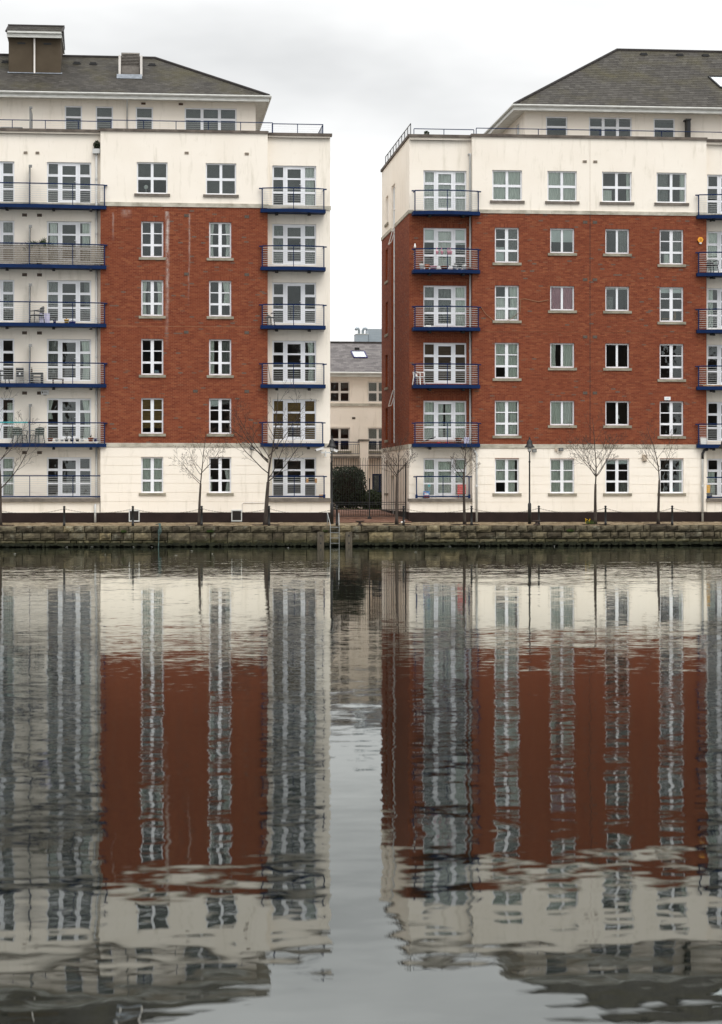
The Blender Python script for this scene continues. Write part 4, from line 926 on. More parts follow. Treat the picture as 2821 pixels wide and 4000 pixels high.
def rp_(x, s, n): return (x, Ye+sy*s-sz*n, 22.50+sz*s+sy*n)
fr_ = [(30.95, 2.85), (32.1, 2.85), (32.1, 4.4), (30.65, 4.4)]
for (xa, sa), (xb, sb) in zip(fr_, fr_[1:]+fr_[:1]): m.tube([rp_(xa, sa, 0.06), rp_(xb, sb, 0.06)], 0.055, 4)
sk = obj('skylight', m, 'black_metal', rfR)
m = MB(); m.face([rp_(*q, 0.07) for q in fr_]); obj('pane', m, 'skylight_glass', sk)
m = MB(); m.face([rp_(*q, 0.035) for q in fr_]); obj('blind', m, 'vent_pale', sk)
rail_run(Rt, front(Yr), 14.05, 17.1, 20.55, 20.90, 1.45, 0); rail_run(Rt, front(Yb), 17.15, 33, 20.55, 20.91, 3.2, 0)
r = rail_run(Rt, side(13.80), 110.3, 121.5, 20.55, 21.20, 1.25, 9, 'terrace_screen', 'black_metal', 0.12)
m = MB(front(Yp)); m.box(28.60, 28.78, -0.55, -0.02, 20.35, 21.95); m.box(28.52, 28.80, -0.6, 0.0, 21.9, 21.98); obj('black_flue', m, 'black_metal', Rt)

# ------------------------------------------------------------------ building at the back of the courtyard
YB = 131.0
K = thing('courtyard_house', 'low cream house with slate roof at the back of the courtyard', 'building', (13.5, YB, 1.6))
opK = [(11.66, 12.86, 7.96, 9.19), (13.95, 15.15, 7.96, 9.19), (11.66, 12.86, 5.05, 6.42), (13.95, 15.15, 5.05, 6.42), (14.22, 16.0, 1.6, 3.67)]
m = MB(front(YB)); wall(m, 7.5, 20, 1.4, 9.62, opK); m.M = side(7.5); wall(m, YB, 138, 1.4, 9.6); m.M = side(20); wall(m, YB, 138, 1.4, 9.6); obj('rendered_wall', m, 'cream_back', K)
for a, b, c, d in opK[:4]: window(K, front(YB), a, b, c, d, 'four', [('b', 0, 1, .55 if c > 7 else .3, 1, 'blind_grey')] if a > 13 else [('b', .5, 1, .72, 1, 'blind_grey')], 'sill_stone' if c < 7 else None, 0.08, 'pvc_old', 0.1)
for a, b in ((11.5, 13.02), (13.79, 15.31)):
    m = MB(front(YB)); m.box(a, a+0.14, -0.03, 0.0, 5.05, 6.56); m.box(b-0.14, b, -0.03, 0.0, 5.05, 6.56); m.box(a+0.14, b-0.14, -0.028, 0.0, 6.43, 6.56); obj('window_surround', m, 'cream_back', K)
run_stones(K, front(YB), 'ledge_stone', 7.5, 20, -0.06, 0.0, 7.72, 7.88, 1.35, 'stone')
vent(K, front(YB), 13.1, 7.0, 'vent_brown', 0.2, 0.12)
boxes(K, 'room_wall', 'room_wall', (7.6, 19.9, 135, 135.1, 1.5, 9.6), (7.6, 19.9, YB+0.3, 134.9, 7.2, 7.3), (7.6, 19.9, YB+0.3, 134.9, 4.3, 4.4))
ye, ze, dy, dz = YB-0.45, 9.70, 3.75, 2.0; ln = math.hypot(dy, dz)
m = MB(); m.face([(7, ye, ze), (20.5, ye, ze), (20.5, ye+dy, ze+dz), (7, ye+dy, ze+dz)]); m.face([(7, ye+2*dy, ze), (20.5, ye+2*dy, ze), (20.5, ye+dy, ze+dz), (7, ye+dy, ze+dz)]); rk = obj('roof', m, 'slate_under', K)
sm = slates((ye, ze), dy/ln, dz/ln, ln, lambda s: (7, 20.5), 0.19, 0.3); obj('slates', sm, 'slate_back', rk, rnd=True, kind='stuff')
m = MB(); m.tube([(7, ye+dy, ze+dz+0.03), (20.5, ye+dy, ze+dz+0.03)], 0.08, 6); obj('ridge_cap', m, 'ridge_dark', rk)
m = MB(); m.tube([(7, ye-0.05, ze-0.02), (20.5, ye-0.05, ze-0.02)], 0.065, 8); obj('gutter', m, 'gutter_white', K)
m = MB(); m.box(7, 20.5, ye+0.02, ye+0.05, ze-0.24, ze-0.06); m.face([(7, ye+0.05, ze-0.2), (20.5, ye+0.05, ze-0.2), (20.5, YB+0.1, ze-0.2), (7, YB+0.1, ze-0.2)]); obj('fascia', m, 'gutter_white', K)
def kp(x, s, n): return (x, ye+dy/ln*s-dz/ln*n, ze+dz/ln*s+dy/ln*n)
m = MB(); q = [(13.25, 2.05), (14.05, 2.05), (13.95, 2.95), (13.15, 2.95)]
for (xa, sa), (xb, sb) in zip(q, q[1:]+q[:1]): m.tube([kp(xa, sa, 0.06), kp(xb, sb, 0.06)], 0.045, 4)
sk = obj('skylight', m, 'purple', rk); m = MB(); m.face([kp(*a, 0.075) for a in q]); obj('pane', m, 'skylight_glass', sk)
m = MB(); m.face([kp(*a, 0.045) for a in q]); obj('blind', m, 'vent_pale', sk)
m = MB(); c = kp(13.55, 3.35, 0.05); m.box(c[0]-0.14, c[0]+0.14, c[1]-0.1, c[1]+0.1, c[2]-0.06, c[2]+0.06); obj('roof_vent', m, 'black_metal', rk)
# first floor terrace with bar railings and a pier
boxes(K, 'terrace_slab', 'sill_dark', (11.2, 13.36, YB-0.75, YB-0.02, 4.60, 4.72), (13.92, 16.5, YB-0.75, YB-0.02, 4.60, 4.72))
m = MB(); m.box(13.40, 13.90, YB-0.8, YB-0.02, 1.5, 5.60); pr = obj('pier', m, 'cream_back', K); m = MB(); m.box(13.34, 13.96, YB-0.86, YB-0.004, 5.61, 5.72); obj('pier_cap', m, 'sill_dark', pr)
for a, b in ((11.2, 13.38), (13.93, 16.4)):
    m = MB(front(YB-0.7)); m.tube([(a, 0, 5.55), (b, 0, 5.55)], 0.025, 6); m.tube([(a, 0, 5.42), (b, 0, 5.42)], 0.012, 5); m.tube([(a, 0, 4.86), (b, 0, 4.86)], 0.015, 5); r = obj('terrace_railing', m, 'blue', K)
    n = int((b-a)/0.125)
    for i in range(n+1):
        p = MB(front(YB-0.7)); u = a+(b-a)*i/n; p.box(u-0.009, u+0.009, -0.009, 0.009, 4.86, 5.42); obj('baluster', p, 'black_metal', r)
m = MB(front(YB)); m.box(14.22, 14.30, 0.04, 0.1, 1.6, 3.67); m.box(14.30, 16.0, 0.04, 0.1, 3.58, 3.67); m.box(14.62, 14.72, 0.04, 0.1, 1.6, 3.58); m.box(14.30, 14.62, 0.045, 0.095, 2.55, 2.66); m.box(14.30, 14.62, 0.045, 0.095, 1.6, 2.0); m.box(14.72, 16.0, 0.045, 0.095, 2.55, 2.66); dr = obj('blue_door', m, 'blue', K)
m = MB(front(YB)); m.box(14.28, 16.0, 0.06, 0.07, 1.62, 3.6); obj('pane', m, 'glass', dr)
# rooftop plant
T = thing('rooftop_plant', 'pale grey metal plant housing with bent ducts above the courtyard house ridge', 'plant housing', (14.6, 139.5, 11.0))
m = MB(); m.box(14.05, 14.82, 139.0, 140.2, 11.0, 12.58); pl_ = obj('housing', m, 'clad', T); m = MB(); m.box(14.86, 16.6, 139.2, 141, 11.0, 12.95); obj('housing', m, 'clad', T)
m = MB(); m.box(13.75, 16.8, 138.6, 138.9, 10.9, 11.93); obj('kerb_flashing', m, 'clad', T)
m = MB(); m.box(14.03, 14.84, 138.98, 140.2, 12.585, 12.62); obj('lid', m, 'gutter_white', T)
for x, d in ((14.28, -1), (14.52, 1)):
    m = MB(); m.tube([(x, 139.4, 12.55), (x, 139.4, 12.85), (x+d*0.06, 139.3, 12.97), (x+d*0.17, 139.2, 12.98), (x+d*0.24, 139.15, 12.88)], 0.085, 8); obj('duct', m, 'clad', T, True)
t = thing('rear_building', 'flat-roofed block behind the courtyard house that carries the roof plant', 'building', (15.5, 142, 1.2))
m = MB(front(138.5)); wall(m, 9, 22, 1.2, 11.0, [(10+3*k, 11.3+3*k, z, z+1.4) for k in range(4) for z in (2.4, 5.3, 8.2)]); m.M = side(9); wall(m, 138.5, 146, 1.2, 11.0); m.M = side(22); wall(m, 138.5, 146, 1.2, 11.0); m.M = front(146); wall(m, 9, 22, 1.2, 11.0); m.M = ident; m.face([(9, 138.5, 10.9), (22, 138.5, 10.9), (22, 146, 10.9), (9, 146, 10.9)]); obj('wall', m, 'opposite_wall', t)
boxes(t, 'parapet', 'coping', (8.95, 22.05, 138.4, 138.7, 11.002, 11.15))
for k in range(4):
    for z in (2.4, 5.3, 8.2): window(t, front(138.5), 10+3*k, 11.3+3*k, z, z+1.4, 'four')

# ------------------------------------------------------------------ gate
G = thing('gate', 'tall black metal bar gate closing the passage between the two blocks', 'gate', (11.8, 110.6, 1.2))
xs = [9.95+i*0.121 for i in range(32)]
zb = 1.36
for i, x in enumerate(xs):
    low = x > 13.25
    m = MB(front(110.6)); m.tube([(x, 0, zb), (x, 0, 4.1), (x+0.012*math.sin(i*2.1), -0.10, 4.33 if not low else 4.30)], 0.011, 5); obj('bar', m, 'black_metal', G)
for z, h in ((3.95, 0.014), (2.08, 0.016), (1.98, 0.012), (1.72, 0.014), (1.38, 0.016)):
    m = MB(front(110.6)); m.box(9.85, 13.74, -0.012, 0.014, z-h, z+h); obj('rail', m, 'black_metal', G)
for x in (9.90, 11.86, 13.70):
    m = MB(front(110.6)); m.box(x-0.03, x+0.03, -0.03, 0.03, 1.24, 3.3 if 11 < x < 12 else 4.1); obj('gate_post', m, 'black_metal', G)
m = MB(front(110.6)); m.box(11.76, 11.96, -0.06, 0.06, 1.24, 1.34); obj('drop_bolt', m, 'black_metal', G)

# ------------------------------------------------------------------ vegetation
def leaf_cloud(mb, cx, cy, cz, rx, ry, rz, n, size, box=0.0):
    rr = random.random
    for _ in range(n):
        while True:
            p = Vector((rr()*2-1, rr()*2-1, rr()*2-1)); e = 3.2 if box else 2.0
            d = (abs(p.x)**e+abs(p.y)**e+abs(p.z)**e)**(1/e)
            if 0.55 < d < 1.0+0.06*(rr()-0.5): break
        c = Vector((cx+p.x*rx, cy+p.y*ry, cz+p.z*rz)); a = Vector((rr()-.5, rr()-.5, rr()-.5)).normalized(); b = a.cross(Vector((rr()-.5, rr()-.5, rr()-.5))).normalized()
        s = size*(0.6+0.8*rr()); q = [c-a*s, c+b*s*0.45, c+a*s, c-b*s*0.45]
        i = len(mb.v); mb.v += [tuple(v) for v in q]; mb.f.append([i, i+1, i+2, i+3]); mb.a.append(rr())
def blob(mb, cx, cy, cz, rx, ry, rz, n=14):
    for j in range(n//2):
        pass
    prof = [(math.sin(math.pi*k/(n//2))*1.0, -math.cos(math.pi*k/(n//2))) for k in range(n//2+1)]
    i0 = len(mb.v)
    for r, z in prof:
        for k in range(n):
            a = 2*math.pi*k/n; mb.pt((cx+rx*r*math.cos(a), cy+ry*r*math.sin(a), cz+rz*z))
    for i in range(len(prof)-1):
        for k in range(n):
            l = (k+1) % n; mb.f.append([i0+i*n+k, i0+i*n+l, i0+(i+1)*n+l, i0+(i+1)*n+k]); mb.a.append(0.5)
hd = thing('hedge', 'big rounded dark evergreen hedge behind the bar gate', 'hedge', (12.2, 125.5, 1.6))
m = MB(); leaf_cloud(m, 12.15, 125.5, 2.85, 1.12, 1.1, 1.22, 7000, 0.065, 1); obj('foliage', m, 'leaf_dark', hd)
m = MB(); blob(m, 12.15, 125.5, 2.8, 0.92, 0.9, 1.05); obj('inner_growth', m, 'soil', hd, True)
sh = thing('shrub', 'low mid-green shrub beside the big hedge, before the blue door', 'shrub', (13.5, 124.6, 1.6))
m = MB(); leaf_cloud(m, 13.45, 124.8, 2.1, 0.75, 0.7, 0.62, 2600, 0.07); leaf_cloud(m, 14.1, 125.0, 2.0, 0.6, 0.6, 0.62, 1600, 0.07); obj('foliage', m, 'leaf_mid', sh)
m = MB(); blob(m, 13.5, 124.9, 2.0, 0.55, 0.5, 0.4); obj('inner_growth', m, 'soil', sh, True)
m = MB(); x = 11.0
while x < 14.6: m.box(x, x+0.06, 124.2+0.1*random.random(), 124.4, 1.58, 1.63+0.06*random.random()); x += 0.05
o = obj('verge_grass', m, 'grass', None); o['kind'] = 'stuff'; o['label'] = 'strip of green grass at the foot of the hedge'

def tree(name, label, x, y, z, height, tr, fork, spread, seed, lean=0.0, leaders=4):
    rg = random.Random(seed); t = thing(name, label, 'tree', (x, y, z), 'bare young trees along the quay')
    trunk, limbs, twigs = MB(), MB(), MB(); tr *= 0.85
    n = 7; tp = []
    for i in range(n+1):
        s = i/n; tp.append((x+lean*s+0.03*math.sin(2.2*s+seed)*s, y+0.02*math.sin(3*s+seed), z-0.03+fork*s))
    trunk.tube(tp, [tr*(1.35 if i == 0 else 1.0-0.35*i/n) for i in range(n+1)], 9)
    top = Vector(tp[-1])
    def grow(p, d, ln, r, lev, mb):
        seg = (8, 6, 5, 3)[lev]; pts = [p]; rad = [r]; q = Vector(p); dd = Vector(d).normalized(); kids = []; end = max(0.005, r*(0.25 if lev < 2 else 0.5))
        for i in range(seg):
            wob = (0.10, 0.16, 0.22, 0.25)[lev]
            dd = (dd + Vector((rg.uniform(-wob, wob), rg.uniform(-wob, wob), rg.uniform(-.04, .10) + (0.05 if lev < 2 else 0.02)))).normalized()
            q = q + dd*ln/seg; s_ = (i+1)/seg; pts.append(tuple(q)); rad.append(max(r+(end-r)*s_, 0.005)); kids.append((Vector(q), Vector(dd), rad[-1], s_))
        mb.tube(pts, rad, 6 if lev == 0 else 4, cap=False)
        if lev >= 3: return
        sgn = rg.choice((-1, 1))
        for (c, cd, cr_, s_) in kids[:-1]:
            if s_ < (0.22, 0.2, 0.15)[lev] or rg.random() > (1.0, 0.92, 0.62)[lev]: continue
            sgn = -sgn; ax = Vector((-cd.z, rg.uniform(-.7, .7), cd.x)).normalized()*sgn
            nd = cd*0.72 + ax*rg.uniform(0.5, 0.8) + Vector((0, 0, 0.12))
            grow(tuple(c), nd, ln*rg.uniform(0.30, 0.50)*(1.15-0.5*s_), max(cr_*0.55, 0.0055), lev+1, twigs if lev >= 1 else limbs)
    rem = height-fork
    for i in range(leaders):
        a = math.pi*(i % 2)+rg.uniform(-.7, .7)
        if i == 0: d, ln, rr_, st = Vector((rg.uniform(-.05, .05), 0, 1)), rem*0.98, tr*0.42, top
        else:
            sp = spread*rg.uniform(0.75, 1.2); d, ln, rr_ = Vector((math.cos(a)*sp, math.sin(a)*sp*0.8, 0.8)), rem*rg.uniform(0.55, 0.78), tr*rg.uniform(0.18, 0.28)
            st = top + Vector((0, 0, rg.uniform(-0.25*fork*0.5, 0.28*rem)))
            if st.z < top.z:
                f_ = 1-(top.z-st.z)/fork; st.x = x+lean*f_
        grow(tuple(st), d, ln, rr_, 0, limbs)
    obj('trunk', trunk, 'bark', t, True); obj('limbs', limbs, 'bark', t, True); obj('twigs', twigs, 'twig', t)
    m = MB(); m.box(x-0.65, x+0.65, y-0.5, y+0.5, z-0.02, z+0.022); obj('tree_pit', m, 'rust_metal', t)
    return t
ZG = 1.02
tree('bare_tree', 'bare tree cut by the left edge of the picture before the long balconies', -6.33, 106.0, ZG, 6.3, 0.125, 2.0, 0.95, 3, 0.05, 5)
tree('bare_tree', 'slim bare tree between the two brick-bay windows of the left block', 3.13, 106.0, ZG, 4.6, 0.085, 2.0, 0.85, 11, 0.06, 6)
tree('bare_tree', 'largest bare tree, thick trunk, before the balconies nearest the gate', 6.33, 106.0, ZG, 6.5, 0.135, 2.1, 1.0, 5, 0.10, 8)
tree('bare_tree', 'bare tree before the gate and the end wall of the right block', 12.70, 106.1, ZG, 4.3, 0.095, 2.35, 0.95, 17, 0.02, 6)
tree('bare_tree', 'bare tree before the ground floor balcony with the red board', 16.02, 106.0, ZG, 4.4, 0.09, 2.5, 0.9, 23, -0.04, 5)
tree('bare_tree', 'bare tree with yellow dandelions at its foot, widest crown on the right', 22.48, 106.0, ZG, 5.3, 0.10, 2.0, 0.9, 29, 0.02, 8)
tree('bare_tree', 'rightmost bare tree, right of the dandelion tree', 25.62, 106.0, ZG, 5.0, 0.09, 2.2, 0.8, 31, 0.03, 4)

# ------------------------------------------------------------------ quay furniture
BX = [-3.27, -0.03, 3.24, 6.46, 9.72, 12.95, 16.26, 19.56, 22.85, 26.16]
BL = ['leftmost black bollard, before the long ground floor railing', 'black bollard in front of the first basement grille', 'black bollard beside the slim bare tree trunk', 'black bollard beside the largest bare tree trunk', 'black bollard right of the lamp post by the steel ladder', 'black bollard at the right end of the gate passage', 'black bollard beside the grey downpipe of the right block', 'black bollard right of the tall middle lamp post', 'black bollard right of the dandelion tree', 'rightmost black bollard, right of the rightmost tree']
YBOL = 105.35; ZBOL = 0.99
prof = [(0.062, 0.0), (0.062, 0.12), (0.052, 0.14), (0.050, 0.78), (0.064, 0.79), (0.064, 0.83), (0.040, 0.845), (0.034, 0.86), (0.055, 0.875), (0.062, 0.905), (0.055, 0.935), (0.03, 0.955), (0.004, 0.96)]
bme = None
for x, lab in zip(BX, BL):
    if bme is None:
        m = MB(); m.lathe(prof, 0, 0, 14); bme = m.mesh('bollard', True)
    o = link('bollard', bme, 'black_metal', None, (x, YBOL, ZBOL)); tag(o, lab, 'bollard', 'bollards along the quay edge')
def chain(xa, xb, label, sag=0.22):
    m = MB(); n = 46; prev = None
    for i in range(n):
        t = (i+0.5)/n; x = xa+(xb-xa)*t; z = ZBOL+0.81-sag*(1-(2*t-1)**2); dz = sag*2*(2*t-1)*2/(xb-xa); L2 = (xb-xa)/n*0.66
        a = Vector((1, 0, dz)).normalized(); b = Vector((0, 1, 0)) if i % 2 else Vector((-a.z, 0, a.x))
        c = Vector((x, YBOL, z)); pts = [tuple(c + a*L2*ca + b*0.017*cb) for ca, cb in ((-1, 0), (-.6, 1), (.6, 1), (1, 0), (.6, -1), (-.6, -1), (-1, 0))]
        m.tube(pts, 0.0065, 4, cap=False)
    tag(obj('chain', m, 'rust_metal'), label, 'chain', 'chains between the bollards')
names = ['outermost left bollard and the one by the first grille', 'bollards by the first grille and the slim tree', 'bollards by the slim tree and the largest tree', 'largest tree bollard and the ladder bollard', 'two bollards of the gate passage', 'gate bollard and the downpipe bollard', 'downpipe bollard and the lamp bollard', 'lamp bollard and the dandelion tree bollard', 'two rightmost bollards']
for i in range(9): chain(BX[i]+0.05, BX[i+1]-0.05, 'sagging iron chain between the '+names[i], (0.20, 0.22, 0.2, 0.24, 0.16, 0.2, 0.22, 0.21, 0.25)[i])
chain(-6.6, BX[0]-0.05, 'sagging iron chain running left from the leftmost bollard to the picture edge'); chain(BX[-1]+0.05, 29.5, 'sagging iron chain running right from the rightmost bollard')

def lamp_post(x, y, z, label, h=4.25):
    t = thing('street_lamp', label, 'street lamp', (x, y, z), 'black lamp posts on the quay')
    P_ = place(x, y, z)
    m = MB(P_); m.lathe([(0.085, 0), (0.085, 0.98), (0.06, 1.02), (0.042, 1.05), (0.036, 3.0), (0.050, 3.02), (0.050, 3.08), (0.034, 3.1), (0.032, 3.55)], 0, 0, 12); obj('post', m, 'black_metal', t, True)
    for s in (-1, 1):
        m = MB(P_); m.tube([(0, 0, 3.50), (s*0.07, 0, 3.58), (s*0.085, 0, 3.68), (s*0.075, 0, 3.80)], 0.014, 6); obj('lamp_bracket', m, 'black_metal', t)
    m = MB(P_); m.lathe([(0.25, 3.74), (0.255, 3.77), (0.17, 3.86), (0.135, 3.95), (0.125, 4.04), (0.09, 4.10), (0.05, 4.13), (0.035, 4.18), (0.045, 4.21), (0.03, 4.25), (0.004, 4.28)], 0, 0, 16); obj('hood', m, 'black_metal', t, True)
    m = MB(P_); m.lathe([(0.03, 3.55), (0.05, 3.60), (0.075, 3.73)], 0, 0, 10); obj('bulb_cover', m, 'camera_white', t, True)
lamp_post(9.62, 106.9, 1.05, 'black lamp post with bell hood beside the gate and steel ladder')
lamp_post(19.33, 106.6, 1.04, 'black lamp post with bell hood in the middle of the right block')
lamp_post(29.07, 106.6, 1.04, 'black lamp post with bell hood cut by the right edge of the picture')

t = thing('security_camera', 'white boxy security camera pointing left on the corner of the left block', 'security camera', (9.3, 109.2, 4.6), 'white cameras by the gate')
def cctv(t, x, y, z, yaw, tilt):
    M0 = place(x, y, z, yaw); ct, st = math.cos(tilt), math.sin(tilt)
    M = lambda a, b, c: M0(a*ct+c*st, b, -a*st+c*ct)
    m = MB(M); m.box(-0.20, 0.20, -0.06, 0.06, -0.05, 0.045); obj('housing', m, 'camera_white', t)
    m = MB(M); m.prism([(-0.24, -0.075), (0.22, -0.075), (0.22, 0.075), (-0.24, 0.075)], 0.047, 0.062); obj('sun_shield', m, 'camera_white', t)
    m = MB(M); m.tube([(-0.199, 0, 0), (-0.235, 0, 0)], 0.04, 10); obj('lens', m, 'black_metal', t)
    m = MB(M0); m.tube([(0.05, 0, -0.04), (0.08, 0, -0.17)], 0.018, 6); obj('bracket', m, 'pipe_grey', t)
cctv(t, 9.22, 109.2, 4.74, 0.0, -0.28)
t2 = thing('security_camera', 'white boxy security camera pointing right behind the gate lamp post', 'security camera', (9.8, 109.2, 4.6), 'white cameras by the gate')
cctv(t2, 9.92, 109.2, 4.70, math.pi, -0.38)
m = MB(); m.box(9.30, 9.86, 109.17, 109.23, 4.53, 4.60); m.box(9.48, 9.54, 109.15, 109.25, 4.36, 4.66); m.box(9.50, 9.56, 109.2, 109.85, 4.54, 4.60); tag(obj('camera_bracket', m, 'pipe_grey'), 'grey metal arm holding the two white cameras off the left block', 'bracket')
def wall_lamp(x, z, label, mt='dark_plastic', cable=False):
    t = thing('floodlight', label, 'floodlight', (x, Yb, z)); m = MB(front(Yb)); m.box(x-0.11, x+0.11, -0.20, -0.09, z-0.08, z+0.08); obj('lamp_body', m, mt, t)
    m = MB(front(Yb)); m.box(x-0.03, x+0.03, -0.1, 0.0, z-0.03, z+0.03); obj('arm', m, 'dark_plastic', t); m = MB(front(Yb)); m.box(x-0.085, x+0.085, -0.205, -0.2, z-0.06, z+0.055); obj('lens', m, 'screen_grey', t)
wall_lamp(21.42, 4.74, 'small floodlight with a cable under the ledge of the right block'); wall_lamp(5.85, 4.78, 'small dark floodlight behind the crown of the largest tree'); wall_lamp(20.05, 4.68, 'tiny dark floodlight right of the middle lamp post')
m = MB(front(Yb)); m.box(21.12, 21.24, -0.09, 0.0, 4.66, 4.80); m.tube([(21.2, -0.03, 4.66), (21.25, -0.03, 4.55), (21.36, -0.03, 4.57), (21.4, -0.05, 4.66)], 0.008, 5); tag(obj('junction_box', m, 'vent_pale'), 'pale junction box with looped cable beside the small floodlight', 'junction box')
# alarm boxes
t = thing('alarm_box', 'amber hexagonal alarm box on the brick beside the right-hand balconies', 'alarm box', (28.6, Yb, 15.2)); m = MB(front(Yb-0.02))
m.prism([], 0, 0) if False else None
hx = [(28.46, 15.40), (28.53, 15.53), (28.69, 15.53), (28.76, 15.40), (28.69, 15.26), (28.53, 15.26)]
i0 = len(m.v)
for w in (-0.09, 0.0):
    for u, z in hx: m.pt((u, w, z))
m.f += [[0, 1, 2, 3, 4, 5], [11, 10, 9, 8, 7, 6]]+[[k, (k+1) % 6, 6+(k+1) % 6, 6+k] for k in range(6)]; m.a += [0.5]*8; obj('cover', m, 'amber', t)
m = MB(front(Yb)); m.box(28.56, 28.66, -0.108, -0.02, 15.19, 15.255); obj('strobe', m, 'camera_white', t)
m = MB(front(Yb))
for z, a, b in ((15.46, 28.59, 28.63), (15.41, 28.53, 28.69), (15.36, 28.55, 28.67), (15.32, 28.56, 28.66)): m.box(a, b, -0.114, -0.111, z-0.008, z+0.008)
obj('lettering', m, 'lettering', t)
def text_part(parent, body, x, y, z, size, mat, name='lettering'):
    cu = bpy.data.curves.new('txt', 'FONT'); cu.body = body; cu.size = size; cu.align_x = 'CENTER'; cu.align_y = 'CENTER'; cu.extrude = 0.001
    o = bpy.data.objects.new(name+'_tmp', cu); C.objects.link(o); dg = bpy.context.evaluated_depsgraph_get(); me = bpy.data.meshes.new_from_object(o.evaluated_get(dg)); C.objects.unlink(o); bpy.data.objects.remove(o)
    for v in me.vertices: v.co = Vector((x+v.co.x, y-v.co.z, z+v.co.y))
    me.materials.clear(); return link(name, me, mat, parent)
def wall_box(name, label, x, z, w, h, y, mat, txt=None, lm='lettering', cat='alarm box'):
    t = thing(name, label, cat, (x, y, z-h/2)); m = MB(front(y)); m.box(x-w/2, x+w/2, -0.09, 0.0, z-h/2, z+h/2); obj('cover', m, mat, t)
    m = MB(front(y)); m.box(x-w*0.2, x+w*0.2, -0.085, -0.02, z-h/2-0.03, z-h/2-0.001); obj('strobe', m, 'dark_plastic', t)
    if txt: text_part(t, txt, x, y-0.092, z+0.01, h*0.42, lm)
    return t
wall_box('alarm_box', 'white alarm box over the rightmost first floor brick window', 26.90, 7.34, 0.31, 0.17, Yb-0.016, 'camera_white', 'LARA', 'letter_cyan')
ab = wall_box('alarm_box', 'white alarm box under the long balcony of the left block', -4.35, 7.52, 0.38, 0.22, Yr, 'camera_white', None)
m = MB(front(Yr)); m.box(-4.49, -4.44, -0.094, -0.09, 7.48, 7.56); 
for k in range(2): m.box(-4.41, -4.26+0.04*k, -0.094, -0.09, 7.54-0.045*k, 7.556-0.045*k)
obj('printed_mark', m, 'lettering', ab)
wall_box('alarm_siren', 'cream siren box on the ground floor wall behind the rightmost tree', 25.72, 4.33, 0.22, 0.32, Yb-0.016, 'vent_pale')

# ladder, fenders, cleats, rope
t = thing('ladder', 'galvanised steel ladder going down the quay wall into the water', 'ladder', (9.56, YQ-0.1, 0))
for x in (9.35, 9.77):
    m = MB(); m.tube([(x, YQ-0.12, -0.6), (x, YQ-0.12, 1.02), (x-(0.10 if x < 9.5 else -0.02), YQ+0.35, 1.60)] if x < 9.5 else [(x, YQ-0.12, -0.6), (x, YQ-0.12, 1.02), (x+0.02, YQ+0.3, 1.60)], 0.018, 8); obj('stringer', m, 'steel', t)
    m = MB(); m.tube([(x-(0.10 if x < 9.5 else -0.02), YQ+0.35, 1.60), (x-(0.10 if x < 9.5 else -0.02), YQ+0.42, 1.0)], 0.016, 8); obj('hoop', m, 'steel', t)
for z in (0.92, 0.665, 0.41, 0.16, -0.09):
    m = MB(); m.tube([(9.35, YQ-0.12, z), (9.77, YQ-0.12, z)], 0.014, 6); obj('rung', m, 'steel', t)
for x, z, lab in ((8.88, 0.40, 'timber fender post with bolts, left of the steel ladder'), (10.23, 0.38, 'timber fender post with bolts, right of the steel ladder')):
    t = thing('fender_post', lab, 'fender', (x, YQ-0.1, 0)); m = MB(); m.box(x-0.155, x+0.155, YQ-0.20, YQ-0.045, -0.2, 0.70); obj('timber', m, 'timber', t)
    for zz in (0.16, 0.52): m = MB(); m.box(x-0.035, x+0.035, YQ-0.205, YQ-0.195, zz-0.04, zz+0.04); obj('bolt_recess', m, 'black_metal', t)
for x, lab in ((10.82, 'rusty mooring cleat on the quay edge before the gate'), (19.42, 'rusty mooring cleat at the foot of the bollard by the middle lamp')):
    t = thing('mooring_cleat', lab, 'cleat', (x, YQ+0.4, 1.0)); P_ = place(x, YQ+0.4, 1.0)
    m = MB(P_); m.lathe([(0.17, 0), (0.16, 0.03), (0.08, 0.06), (0.06, 0.14), (0.10, 0.18)], 0, 0, 12); obj('base', m, 'rust_metal', t, True)
    m = MB(P_); m.tube([(-0.22, 0, 0.215), (-0.12, 0, 0.195), (0, 0, 0.19), (0.12, 0, 0.195), (0.22, 0, 0.215)], [0.025, 0.04, 0.05, 0.04, 0.025], 8); obj('horns', m, 'rust_metal', t, True)
m = MB()
for k in range(4):
    a = 0.05*k; m.tube([(1.05+a, YQ+0.4, 1.05+0.02*k), (1.2+a*0.5, YQ+0.15, 1.10), (1.22+a*0.4, YQ-0.08, 0.98), (1.16+a, YQ-0.11, 0.72), (1.2-a*0.3, YQ-0.10, 0.45), (1.17+a*0.4, YQ-0.09, 0.1), (1.18, YQ-0.09, -0.1)][:7 if k < 2 else 4+k//3], 0.02, 6)
tag(obj('rope', m, 'rope'), 'old green rope hanging over the quay wall left of the slim tree', 'rope')
# weeds
def tuft(x, y, z, label, n=60, flowers=0, s=0.16):
    t = thing('weed_tuft', label, 'weed', (x, y, z)); m = MB()
    for _ in range(n):
        a = random.random()*6.28; r = random.random()*s; h = s*(0.4+random.random()*0.8); p = Vector((x+r*math.cos(a), y+0.6*r*math.sin(a), z)); d = Vector((0.6*math.cos(a)*r, 0.4*math.sin(a)*r, h))
        w = Vector((0.012, 0.004, 0)); m.v += [tuple(p-w), tuple(p+w), tuple(p+d)]; i = len(m.v); m.f.append([i-3, i-2, i-1]); m.a.append(.5)
    obj('leaves', m, 'grass', t)
    for k in range(flowers):
        m = MB(); fx, fz = x+random.uniform(-.3, .12), z+random.uniform(0.1, 0.3); blob(m, fx, y, fz, 0.028, 0.028, 0.02, 8); m.tube([(fx, y, z), (fx, y, fz)], 0.004, 4); obj('flower', m, 'dandelion', t)
